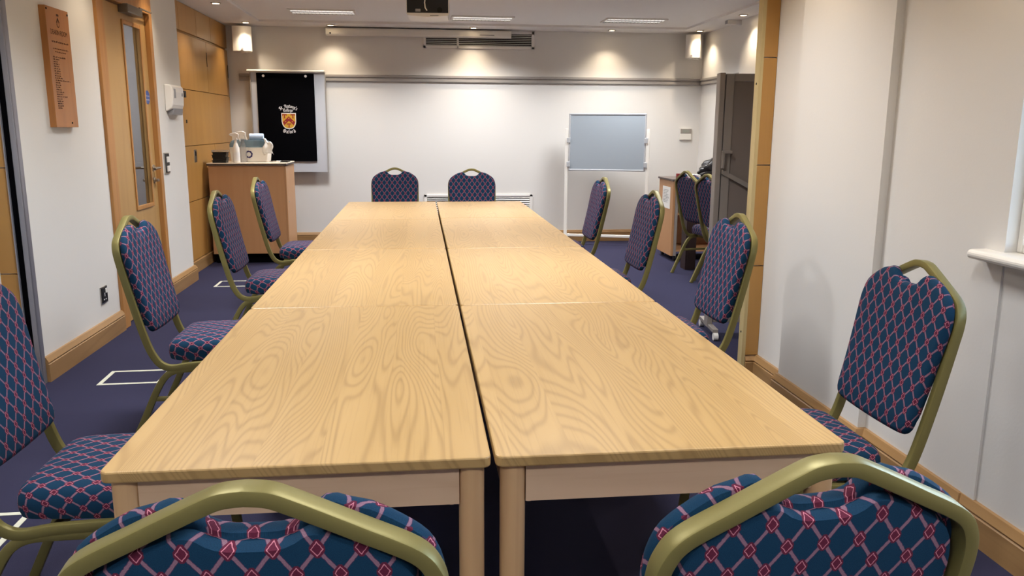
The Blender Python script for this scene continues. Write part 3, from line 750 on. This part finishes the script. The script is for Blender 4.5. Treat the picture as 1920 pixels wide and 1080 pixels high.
rowsL = [(-0.008, 1.413), (1.416, 2.845), (2.848, 4.262), (4.265, 5.662)]
rowsR = [(-0.008, 1.405), (1.408, 2.840), (2.843, 4.325), (4.328, 5.640)]
nm = ['nearest the camera', 'second from the near end', 'third from the near end', 'at the far end']
for i, (a, b) in enumerate(rowsL): table(-0.757, -0.004, a, b, 'wooden meeting table in the left column, '+nm[i])
for i, (a, b) in enumerate(rowsR): table(0.005+0.001*i, 0.751, a, b, 'wooden meeting table in the right column, '+nm[i])

# ------------------------------------------------------------------ banquet chair
CP = [(0.60, 0.378), (0.42, 0.378), (0.28, 0.372), (0.20, 0.362), (0.155, 0.375), (0.125, 0.41), (0.098, 0.475), (0.06, 0.62), (0.022, 0.79), (0.0, 0.91), (-0.012, 1.02)]
def catmull(P, n):
    P = [P[0]]+P+[P[-1]]; out = []
    for i in range(1, len(P)-2):
        p0, p1, p2, p3 = [Vector(p) for p in P[i-1:i+3]]
        for k in range(n):
            t = k/n
            out.append(0.5*((2*p1)+(p2-p0)*t+(2*p0-5*p1+4*p2-p3)*t*t+(3*p1-p0-3*p2+p3)*t**3))
    out.append(Vector(P[-1])); return out
CPS = catmull(CP, 14)
BACKP = [p for p in CPS if p[1] > 0.40 and p[0] < 0.14]
def back_y(z):
    for a, b in zip(BACKP, BACKP[1:]):
        if a[1] <= z <= b[1]:
            return a[0]+(b[0]-a[0])*(z-a[1])/(b[1]-a[1])
    a, b = (BACKP[0], BACKP[1]) if z < BACKP[0][1] else (BACKP[-2], BACKP[-1])
    return a[0]+(b[0]-a[0])*(z-a[1])/(b[1]-a[1])
def back_n(z):
    e = 0.01; t = Vector((0, back_y(z+e)-back_y(z-e), 2*e)).normalized()
    return Vector((0, t.z, -t.y))           # towards the front (+y)

def pad(center, outline, pos, rings, notch=False):
    """star-shaped cushion; rings: (scale, lift). pos(u,v,lift)->xyz"""
    mb = MB(); n = len(outline); cu, cv = center; mb.uv = []
    for sc0, h, ext in rings:
        for u, v in outline:
            du, dv = u-cu, v-cv; L = math.hypot(du, dv); sc = sc0
            if notch and h < 0.0155 and sc0 > 0.8 and v > 0.88:
                k = min(1, max(0, (0.085-abs(u))/0.03)); sc = sc0+(0.962-sc0)*k*k*(3-2*k)*((sc0-0.8)/0.095)
            mb.v.append(pos(cu+du*sc, cv+dv*sc, h)); mb.uv.append((cu+du*(sc+ext/L), cv+dv*(sc+ext/L)))
    for a in range(len(rings)-1):
        for i in range(n):
            j = (i+1) % n; mb.f.append((a*n+i, a*n+j, (a+1)*n+j, (a+1)*n+i))
    for a, flip in ((0, True), (len(rings)-1, False)):
        k = len(mb.v); mb.v.append(pos(cu, cv, rings[a][1])); mb.uv.append((cu, cv))
        for i in range(n):
            j = (i+1) % n; mb.f.append((k, a*n+i, a*n+j))
    return mb
def resample(P, n):
    P = [Vector(p) for p in P]; L = [0]
    for a, b in zip(P, P[1:]+P[:1]): L.append(L[-1]+(b-a).length)
    out = []; T = L[-1]; Q = P+P[:1]
    for i in range(n):
        s = T*i/n; k = max(j for j in range(len(P)) if L[j] <= s+1e-9)
        f = (s-L[k])/max(1e-9, L[k+1]-L[k]); out.append(tuple(Q[k].lerp(Q[k+1], f)))
    return out
half = [(0.0, 0.505), (0.08, 0.506), (0.16, 0.510), (0.188, 0.520), (0.199, 0.545), (0.203, 0.60), (0.210, 0.70), (0.218, 0.80), (0.219, 0.85), (0.208, 0.893), (0.185, 0.920), (0.14, 0.949), (0.112, 0.957), (0.090, 0.964), (0.076, 0.959), (0.065, 0.947), (0.051, 0.934), (0.030, 0.927), (0.0, 0.926)]
hs = [tuple(p) for p in catmull(half, 5)]
outl = hs + [(-u, v) for u, v in hs[-2:0:-1]]
outl = resample(outl, 120)
def chair_proto(name, label):
    t = thing(name, label, 'chair', (0, 0, 0), local=True)
    # main tube: rail -> back -> arch -> back -> rail
    R = 0.2155
    arch = [(R, 0.80), (R, 0.845), (0.208, 0.880), (0.186, 0.908), (0.125, 0.940), (0.076, 0.9645), (0.050, 0.977), (0.026, 0.987), (0.0, 0.990)]
    hh = [tuple(p) for p in catmull(arch, 6)]
    side = [(R, p) for p in CPS if p[1] < 0.80 and not (p[0] < 0.1 and p[1] > 0.80)]
    pts, outs = [], []
    prev = None
    for k, (x, p) in enumerate(side):
        i = CPS.index(p); a, b = CPS[max(i-1, 0)], CPS[min(i+1, len(CPS)-1)]
        tt = Vector((0, b[0]-a[0], b[1]-a[1])).normalized()
        pts.append((x, p[0], p[1])); outs.append((0, tt.z, -tt.y))
    for x, z in hh: pts.append((x, back_y(z), z)); outs.append(tuple(back_n(z)))
    P2 = pts + [(-a, b, c) for a, b, c in pts[-2::-1]]; O2 = outs + outs[-2::-1]
    MB().sweep(P2, O2, 0.021, 0.029).build('back_frame', GOLD, t, smooth=True, world=False, sharp=25)
    for s in (-1, 1):
        xx = s*0.2155
        rl = [tuple(p) for p in catmull([(0.0, 0.0), (0.075, 0.16), (0.125, 0.265), (0.165, 0.325), (0.215, 0.352), (0.30, 0.357)], 6)]
        pr = [(xx-s*0.0, y, z) for y, z in rl]
        oo = []
        for i in range(len(pr)):
            a, b = Vector(pr[max(i-1, 0)]), Vector(pr[min(i+1, len(pr)-1)]); d_ = (b-a).normalized(); oo.append((0, d_.z, -d_.y))
        MB().sweep(pr, oo, 0.020, 0.028).build('leg', GOLD, t, smooth=True, world=False, sharp=25)
        fl = [tuple(p) for p in catmull([(0.30, 0.357), (0.50, 0.357), (0.575, 0.35), (0.605, 0.315), (0.622, 0.2), (0.645, 0.0)], 6)]
        pr = [(xx, y, z) for y, z in fl]; oo = []
        for i in range(len(pr)):
            a, b = Vector(pr[max(i-1, 0)]), Vector(pr[min(i+1, len(pr)-1)]); d_ = (b-a).normalized(); oo.append((0, d_.z, -d_.y))
        MB().sweep(pr, oo, 0.020, 0.028).build('leg', GOLD, t, smooth=True, world=False, sharp=25)
        MB().sweep([(xx, 0.105, 0.225), (xx, 0.36, 0.225), (xx, 0.618, 0.225)], [(0, 0, 1)]*3, 0.014, 0.020).build('stretcher', GOLD, t, smooth=True, world=False, sharp=25)
    B(-0.206, 0.206, 0.57, 0.59, 0.345, 0.370).build('seat_frame', GOLD, t, bev=0.003, world=False)
    B(-0.206, 0.206, 0.255, 0.275, 0.345, 0.370).build('seat_frame', GOLD, t, bev=0.003, world=False)
    # back cushion
    def bpos(u, v, h):
        q = Vector((u, back_y(v), v))+back_n(v)*h; return tuple(q)
    rg = [(0.4, -0.006, 0), (0.80, -0.006, 0), (0.880, -0.004, 0), (0.893, 0.004, 0.004), (0.895, 0.015, 0.01), (0.975, 0.0165, 0.030), (1.0, 0.019, 0.026), (1.012, 0.025, 0.018), (1.012, 0.032, 0.011), (1.003, 0.039, 0.004), (0.982, 0.045, 0.001), (0.945, 0.048, 0), (0.7, 0.051, 0), (0.4, 0.052, 0)]
    pad((0, 0.735), outl, bpos, rg, True).build('backrest', FAB, t, smooth=True, world=False)
    # seat cushion
    sh = [(0.0, 0.165), (0.12, 0.166), (0.165, 0.172), (0.190, 0.195), (0.20, 0.24), (0.208, 0.36), (0.213, 0.50), (0.21, 0.575), (0.19, 0.605), (0.15, 0.622), (0.08, 0.63), (0.0, 0.632)]
    q = [tuple(p) for p in catmull(sh, 5)]; so = resample(q+[(-u, v) for u, v in q[-2:0:-1]], 96)
    sr = [(0.3, 0.386, 0), (0.93, 0.386, 0), (0.985, 0.392, 0.075), (1.0, 0.405, 0.060), (1.008, 0.425, 0.040), (1.0, 0.445, 0.021), (0.97, 0.462, 0.008), (0.91, 0.473, 0.001), (0.8, 0.480, 0), (0.5, 0.486, 0), (0.2, 0.488, 0)]
    pad((0, 0.40), so, lambda u, v, h: (u, v, h), sr).build('seat', FAB, t, smooth=True, world=False)
    for x, y in ((-0.155, 0.25), (0.155, 0.25), (-0.155, 0.58), (0.155, 0.58))[:0]: pass
    return t
proto = None
def chair(x, y, deg, label, group):
    """x,y: where the top centre of the back stands; deg: 0 faces +Y"""
    global proto
    if proto is None:
        r = proto = chair_proto('banquet_chair', label)
    else:
        r = proto.copy(); COL.objects.link(r)
        for ch in list(proto.children):
            c_ = ch.copy(); COL.objects.link(c_); c_.parent = r
    a = math.radians(deg); fx, fy = -math.sin(a), math.cos(a)
    r.location = (x+0.014*fx, y+0.014*fy, 0); r.rotation_euler = (0, 0, a)
    r['label'] = label; r['group'] = group
    return r
G = 'banquet chairs around the long table'
chair(-0.336, -0.668, -1.5, 'blue lattice banquet chair at the near table end, its back cutting the picture bottom left', G)
chair(0.357, -0.662, 5.0, 'blue lattice banquet chair at the near table end, its back cutting the picture bottom right', G)
chair(-1.375, 0.72, -90, 'blue banquet chair on the left side, nearest, cut by the left picture edge', G)
chair(-1.421, 2.184, -90, 'blue banquet chair on the left side before the door, second along', G)
chair(-1.388, 3.61, -90, 'blue banquet chair on the left side, third along, by the floor tape', G)
chair(-1.404, 4.946, -90, 'blue banquet chair on the left side, farthest, in front of the beech cupboard', G)
chair(1.381, 0.735, 90, 'blue banquet chair on the right side, nearest, below the window sill', G)
chair(1.351, 2.093, 90, 'blue banquet chair on the right side, second along, before the veneered nib', G)
chair(1.349, 3.48, 90, 'blue banquet chair on the right side, third along', G)
chair(1.339, 4.864, 90, 'blue banquet chair on the right side, farthest, by the whiteboard stand', G)
chair(-0.377, 6.434, 180, 'blue banquet chair at the far table end, left one', G)
chair(0.352, 6.221, 180, 'blue banquet chair at the far table end, right one, before the vent', G)
chair(2.315, 5.80, -80, 'spare banquet chair turned to the alcove, beside the wheeled shelf unit', 'spare chairs in the alcove')
chair(2.335, 5.287, -80, 'spare banquet chair turned to the alcove, half behind the grey screen', 'spare chairs in the alcove')

# ------------------------------------------------------------------ low cupboard at the back left with things on it
dk = thing('beech_cupboard', 'low beech cupboard with dark-edged top left of the flip chart', 'cupboard', (-1.86, 7.18, 0))
B(-2.24, -1.50, 6.92, 7.47, 0.10, 0.995).build('body', BEECH, dk, bev=0.002)
B(-1.535, -1.50, 6.915, 6.92, 0.10, 0.995).build('edge_panel', BEECH, dk)
B(-1.500, -1.482, 6.925, 7.465, 0.105, 0.99).build('door', BEECH, dk, bev=0.002)
MB().cyl((-1.482, 7.05, 0.62), (-1.478, 7.05, 0.62), 0.008, n=12).build('lock', CHROME, dk)
B(-2.25, -1.475, 6.90, 7.48, 0.995, 1.02).build('worktop', mat('worktop_laminate', (206, 192, 172), 0.35), dk, bev=0.003)
B(-2.252, -1.473, 6.898, 7.482, 0.998, 1.012).build('edge_strip', BROWN, dk)
B(-2.22, -1.52, 6.97, 7.45, 0.0, 0.10).build('plinth', BLACKM, dk)
ZT_ = 1.02
# black food trays, one on another, the top one under a clear lid
for k, lab in enumerate(('black plastic food tray, bottom of the stack left of the white spray bottle', 'black plastic food tray, second from the bottom of the stack', 'black plastic food tray, third from the bottom of the stack', 'black plastic food tray with a clear lid, topmost of the stack')):
    ts = thing('food_tray', lab, 'tray', (-2.14+0.006*(k % 2), 7.02, ZT_+0.027*k), 'black food trays stacked on the cupboard', local=True)
    MB().prism([(-0.066, -0.055), (0.066, -0.055), (0.066, 0.055), (-0.066, 0.055)], lambda u, v, d: (u, v, d), 0.0, 0.020).box(-0.073, 0.073, -0.062, 0.062, 0.020, 0.0265).build('tray', BLACK, ts, bev=0.003, world=False)
B(-0.076, 0.076, -0.064, 0.064, 0.027, 0.045).build('lid', CLEARP, ts, bev=0.006, world=False)
def spray(x, y, label, m, h=0.30, rot=0.0):
    s = thing('spray_bottle', label, 'spray bottle', (x, y, ZT_), 'spray bottles on the cupboard', rotz=rot, local=True)
    k = h/0.30
    MB().lathe([(0.030, 0.0), (0.034, 0.006), (0.034, 0.11*k), (0.030, 0.15*k), (0.018, 0.19*k), (0.013, 0.20*k), (0.013, 0.225*k)], n=20).build('bottle', m, s, smooth=True, world=False)
    MB().prism([(-0.03, 0.225*k), (0.018, 0.225*k), (0.012, 0.25*k), (0.03, 0.262*k), (0.034, 0.285*k), (0.0, 0.30*k), (-0.05, 0.292*k), (-0.062, 0.275*k), (-0.03, 0.262*k)], lambda u, v, d: (u, d, v), -0.012, 0.012).build('spray_head', WHITE, s, bev=0.004, world=False)
    MB().prism([(0.016, 0.262*k), (0.028, 0.262*k), (0.05, 0.215*k), (0.042, 0.212*k)], lambda u, v, d: (u, d, v), -0.006, 0.006).build('trigger', WHITE, s, world=False)
    if m is not CLEARP: MB().lathe([(0.0343, 0.02), (0.0346, 0.025), (0.0346, 0.10), (0.0343, 0.105)], n=20).build('label_band', SHIELDW, s, world=False)
    return s
spray(-1.975, 7.0, 'white spray bottle at the front of the cupboard top', WHITE)
spray(-1.935, 7.14, 'clear spray bottle with white head, behind the white one', CLEARP, 0.315)
tb = thing('storage_tub', 'white tub with smoky blue domed lid on the beech cupboard', 'storage tub', (-1.885, 7.30, ZT_), local=True)
MB().prism([(-0.185, 0.0), (0.175, 0.0), (0.195, 0.15), (-0.20, 0.15)], lambda u, v, d: (u, d, v), -0.11, 0.11).build('tub', TUBW, tb, bev=0.008, world=False)
dm = [(-0.2, 0.15), (0.195, 0.15), (0.19, 0.18), (0.165, 0.215), (0.13, 0.228), (-0.13, 0.228), (-0.175, 0.215), (-0.195, 0.185)]
MB().prism(dm, lambda u, v, d: (u, d, v), -0.115, 0.115).build('lid', TUBLID, tb, bev=0.012, world=False)
m = MB()
for k in range(16):
    a0, a1 = 2*PI*k/16, 2*PI*(k+1)/16; r0, r1 = (0.024, 0.037) if k % 2 else (0.022, 0.040)
    n = len(m.v); m.v += [(-0.005+r*math.cos(a), -0.1135, 0.078+r*math.sin(a)) for r, a in ((r0, a0), (r1, a0), (r1, a1), (r0, a1))]; m.f.append((n, n+1, n+2, n+3))
m.build('printed_ring', NAVY, tb, world=False)
rl = MB().cyl((-1.885, 7.25, 1.02+0.2585), (-1.745, 7.25, 1.02+0.2585), 0.030, n=22).build('paper_roll', ROLLB, smooth=True)
tag(rl, 'pale blue paper roll lying on the domed tub lid', 'paper roll')
cl = MB(); 
for i in range(9):
    for j in range(9):
        u, v = i/8, j/8
        cl.v.append((-1.735+0.09*u+0.01*math.sin(7*v), 7.178+0.02*math.sin(5*u+3*v)-0.01*u, 1.26-0.14*v-0.05*u*(1-v)+0.012*math.sin(9*u)-0.06*abs(u-0.5)*v))
for i in range(8):
    for j in range(8): cl.f.append((i*9+j, (i+1)*9+j, (i+1)*9+j+1, i*9+j+1))
o = cl.build('cleaning_cloth', CLOTHW, smooth=True); sd = o.modifiers.new('thick', 'SOLIDIFY'); sd.thickness = 0.012
tag(o, 'white cloth hanging over the right end of the tub', 'cloth')
sc = thing('scissors', 'small steel scissors lying on the cupboard top', 'scissors', (-1.63, 7.22, ZT_), local=True)
MB().prism([(-0.06, -0.012), (0.0, 0.0), (-0.06, 0.004)], lambda u, v, d: (u, v, d), 0.001, 0.006).prism([(-0.06, 0.016), (-0.06, 0.002), (0.0, 0.0)], lambda u, v, d: (u, v, d), 0.006, 0.010).build('blade', CHROME, sc, world=False)
for s in (-1, 1):
    pts = [(0.03+0.026*math.cos(2*PI*k/14), s*0.016+0.013*math.sin(2*PI*k/14), 0.008) for k in range(15)]
    MB().tube(pts, 0.004, n=6).build('handle', CHROME, sc, smooth=True, world=False)
tg = MB().box(-1.57, -1.49, 7.12, 7.3, ZT_, ZT_+0.012).build('dark_folder', BLACK, bev=0.003)
tag(tg, 'thin dark folder at the right corner of the cupboard top', 'folder')

# ------------------------------------------------------------------ alcove: wheeled shelf unit, bag, board, screen
rk = thing('shelf_trolley', 'beech wheeled shelf unit with a paper notice on its side', 'shelf unit', (2.5, 6.94, 0))
B(2.49, 2.515, 6.70, 7.20, 0.055, 0.845).build('side_panel', BEECH, rk, bev=0.002)
B(3.19, 3.215, 6.70, 7.20, 0.055, 0.845).build('side_panel', BEECH, rk, bev=0.002)
B(2.515, 3.19, 7.185, 7.20, 0.055, 0.845).build('back_panel', BEECH, rk)
B(2.475, 3.225, 6.685, 7.21, 0.845, 0.865).build('top', mat('worn_dark_top', (96, 84, 78), 0.5), rk, bev=0.003)
for z in (0.10, 0.49, 0.685): B(2.515, 3.19, 6.70, 7.185, z, z+0.02).build('shelf', BEECH, rk)
for x in (2.515, 3.165): B(x, x+0.025, 6.675, 6.70, 0.06, 0.845).build('post', SCREENF, rk)
for x in (2.54, 3.17):
    for y in (6.72, 7.15): MB().cyl((x-0.013, y, 0.03), (x+0.013, y, 0.03), 0.03, n=16).build('castor', BLACK, rk)
nt_ = B(2.4875, 2.489, 6.79, 7.06, 0.545, 0.775).build('notice', PAPER, rk)
FN = on_plane((2.4875, 7.06, 0.545), (0,-1,0), (0,0,1)); m = MB()
for k in range(9): words_line(m, FN, 0.03, 0.03+R1.uniform(0.14, 0.21), 0.19-k*0.016, 0.007, R1, 0.0006)
m.build('print', INK, nt_)
tag(B(2.56, 2.605, 6.80, 6.85, 0.865, 0.915).build('red_box', REDP, bev=0.003), 'tiny red box at the left end of the trolley top', 'box')
tag(B(2.63, 2.79, 6.74, 6.95, 0.865, 0.905).build('paper_pile', PAPER), 'low white pile of paper on the wheeled shelf unit', 'paper')
bg = thing('black_bag', 'crumpled black bag slumped on the wheeled shelf unit', 'bag', (3.03, 6.95, 0.865), local=True)
m = MB(); n1, n2 = 26, 48; rr = random.Random(5)
for i in range(n1+1):
    th_ = PI*i/n1
    for j in range(n2):
        ph = 2*PI*j/n2; k = 1+0.14*math.sin(3*ph+2*th_)+0.07*math.sin(7*ph+5*th_)+0.05*math.sin(11*ph-9*th_)
        z = 0.075+0.075*math.cos(th_)*k; m.v.append((0.19*math.sin(th_)*math.cos(ph)*k, 0.14*math.sin(th_)*math.sin(ph)*k, max(0.0, z)+0.05*max(0, math.cos(th_))*math.exp(-((math.cos(ph)+0.4)**2)*3)))
for i in range(n1):
    for j in range(n2):
        l = (j+1) % n2; m.f.append((i*n2+j, i*n2+l, (i+1)*n2+l, (i+1)*n2+j))
m.build('body', BAGB, bg, smooth=True, world=False)
MB().tube([(-0.14, -0.08, 0.03), (-0.12, -0.06, 0.12), (-0.05, -0.03, 0.19), (0.03, 0.0, 0.215), (0.06, 0.02, 0.18), (0.08, 0.03, 0.10)], 0.022, n=8).build('handle', BAGB, bg, smooth=True, world=False)
MB().tube([(-0.22, -0.12, 0.03), (-0.17, -0.14, 0.056), (-0.1, -0.12, 0.06), (0.0, -0.135, 0.06)], 0.014, n=8).build('strap', BAGB, bg, smooth=True, world=False)
br = thing('dark_board', 'dark brown board standing upright behind the spare chairs', 'board', (2.5, 6.2, 0))
B(2.475, 2.495, 6.17, 6.32, 0, 0.60).build('panel', BROWN, br, bev=0.002); B(2.495, 2.58, 6.17, 6.20, 0, 0.60).build('upright', BROWN, br, bev=0.002)

sn = thing('folding_screen', 'tall grey-brown wheeled folding screen standing in the alcove mouth', 'folding screen', (1.84, 3.66, 0), rotz=math.radians(-6.5), local=True)
def scr_panel(x0, x1, y, z0, z1):
    f = MB(); t = 0.032
    for a in ((x0, x0+0.055, z0, z1), (x1-0.03, x1, z0, z1), (x0+0.055, x1-0.03, z1-0.05, z1), (x0+0.055, x1-0.03, z0, z0+0.05)): f.box(a[0], a[1], y, y+t, a[2], a[3])
    f.build('frame', SCREENF, sn, bev=0.004, world=False)
    B(x0+0.05, x1-0.02, y+0.010, y+t-0.008, z0+0.04, z1-0.04).build('panel', SCREEN, sn, world=False)
scr_panel(0.0, 0.66, 0.0, 0.085, 1.735)
scr_panel(-0.035, 0.63, 0.05, 0.085, 1.735)
B(-0.042, -0.006, -0.01, 0.085, 0.05, 1.74).build('post', SCREENF, sn, bev=0.005, world=False)
MB().box(-0.01, 0.008, -0.045, 0.0, 1.13, 1.24).box(-0.01, 0.055, -0.045, 0.0, 1.225, 1.245).build('handle', SCREENF, sn, bev=0.004, world=False)
m = MB(); m.prism([(-0.004, 1.125), (-0.004, 1.095), (0.30, 0.935), (0.30, 0.97)], lambda u, v, d: (u, d, v), -0.022, -0.002); m.cyl((0.012, -0.022, 1.105), (0.012, -0.027, 1.105), 0.008, n=10)
m.build('stay_bar', SCREENF, sn, world=False)
for x, y in ((-0.02, -0.16), (-0.02, 0.24), (0.60, -0.16), (0.60, 0.24)):
    ft = MB().box(x-0.018, x+0.018, min(y, 0.03), max(y, 0.03), 0.05, 0.075).build('foot', SCREENF, sn, bev=0.003, world=False)
    MB().cyl((x-0.015, y, 0.026), (x+0.015, y, 0.026), 0.026, n=16).build('castor', WHITE, ft, world=False)

# ------------------------------------------------------------------ tape rectangles on the floor
def tape(x0, x1, y0, y1, label, rot=0.0):
    t = 0.022; m = MB(); cx, cy = (x0+x1)/2, (y0+y1)/2; a, b = (x1-x0)/2, (y1-y0)/2
    m.box(-a, a, -b, -b+t, 0, 0.0012).box(-a, a, b-t, b, 0, 0.0012).box(-a, -a+t, -b+t, b-t, 0, 0.0012).box(a-t, a, -b+t, b-t, 0, 0.0012)
    o = m.build('floor_tape', TAPE); o.location = (cx, cy, 0.0002); o.rotation_euler = (0, 0, rot)
    tag(o, label, 'floor tape', 'taped rectangles on the carpet')
tape(-1.91, -1.58, 2.91, 3.17, 'white tape rectangle on the carpet beside the second left chair', math.radians(2))
tape(-1.955, -1.62, 5.675, 5.95, 'white tape rectangle on the carpet behind the third left chair', math.radians(0.5))
tape(-1.88, -1.56, 1.12, 1.39, 'white tape rectangle on the carpet under the nearest left chair', math.radians(1))
tape(-1.66, -1.33, 6.03, 6.32, 'white tape rectangle on the carpet near the beech cupboard')

# ------------------------------------------------------------------ daylight, camera, view
W = bpy.data.worlds.new('World'); S.world = W; W.use_nodes = True
nt = W.node_tree; bgd = nt.nodes['Background']
sky = nt.nodes.new('ShaderNodeTexSky'); sky.sky_type = 'NISHITA'; sky.sun_disc = False; sky.sun_elevation = math.radians(40); sky.sun_rotation = math.radians(220)
nt.links.new(sky.outputs[0], bgd.inputs[0]); bgd.inputs[1].default_value = 1.6
pl = bpy.data.lights.new('portal', 'AREA'); pl.shape = 'RECTANGLE'; pl.size = 1.84; pl.size_y = 1.04; pl.cycles.is_portal = True
po = bpy.data.objects.new('window_portal', pl); COL.objects.link(po); po.location = (1.90, -0.12, 1.57)
po.rotation_euler = (0, math.radians(90), 0); pl.size = 1.04; pl.size_y = 1.84
cl_ = bpy.data.lights.new('corridor_fill', 'AREA'); cl_.size = 0.6; cl_.energy = 16; cl_.color = (1, 0.95, 0.9)  # added fill light without a fitting, brightens the view through the door pane
co = bpy.data.objects.new('corridor_fill', cl_); COL.objects.link(co); co.location = (-3.2, 4.9, 2.48)

f, pitch, yaw, roll = 1514.1, .1969, .1135, .0051
cam = bpy.data.cameras.new('camera'); cam.sensor_width = 36.0; cam.lens = f*36/1920; cam.clip_start = 0.02
co = bpy.data.objects.new('camera', cam); COL.objects.link(co); S.camera = co
fw = Vector((math.sin(yaw)*math.cos(pitch), math.cos(yaw)*math.cos(pitch), -math.sin(pitch)))
r = Vector((math.cos(yaw), -math.sin(yaw), 0)); u = r.cross(fw)
r2 = r*math.cos(roll)+u*math.sin(roll); u2 = -r*math.sin(roll)+u*math.cos(roll)
M = Matrix(((r2.x, u2.x, -fw.x, -0.1371), (r2.y, u2.y, -fw.y, -1.5258), (r2.z, u2.z, -fw.z, 1.3901), (0, 0, 0, 1)))
co.matrix_world = M
S.view_settings.view_transform = 'Standard'; S.view_settings.look = 'None'; S.view_settings.gamma = 1.0; S.view_settings.exposure = 0.04
S.view_settings.use_curve_mapping = False
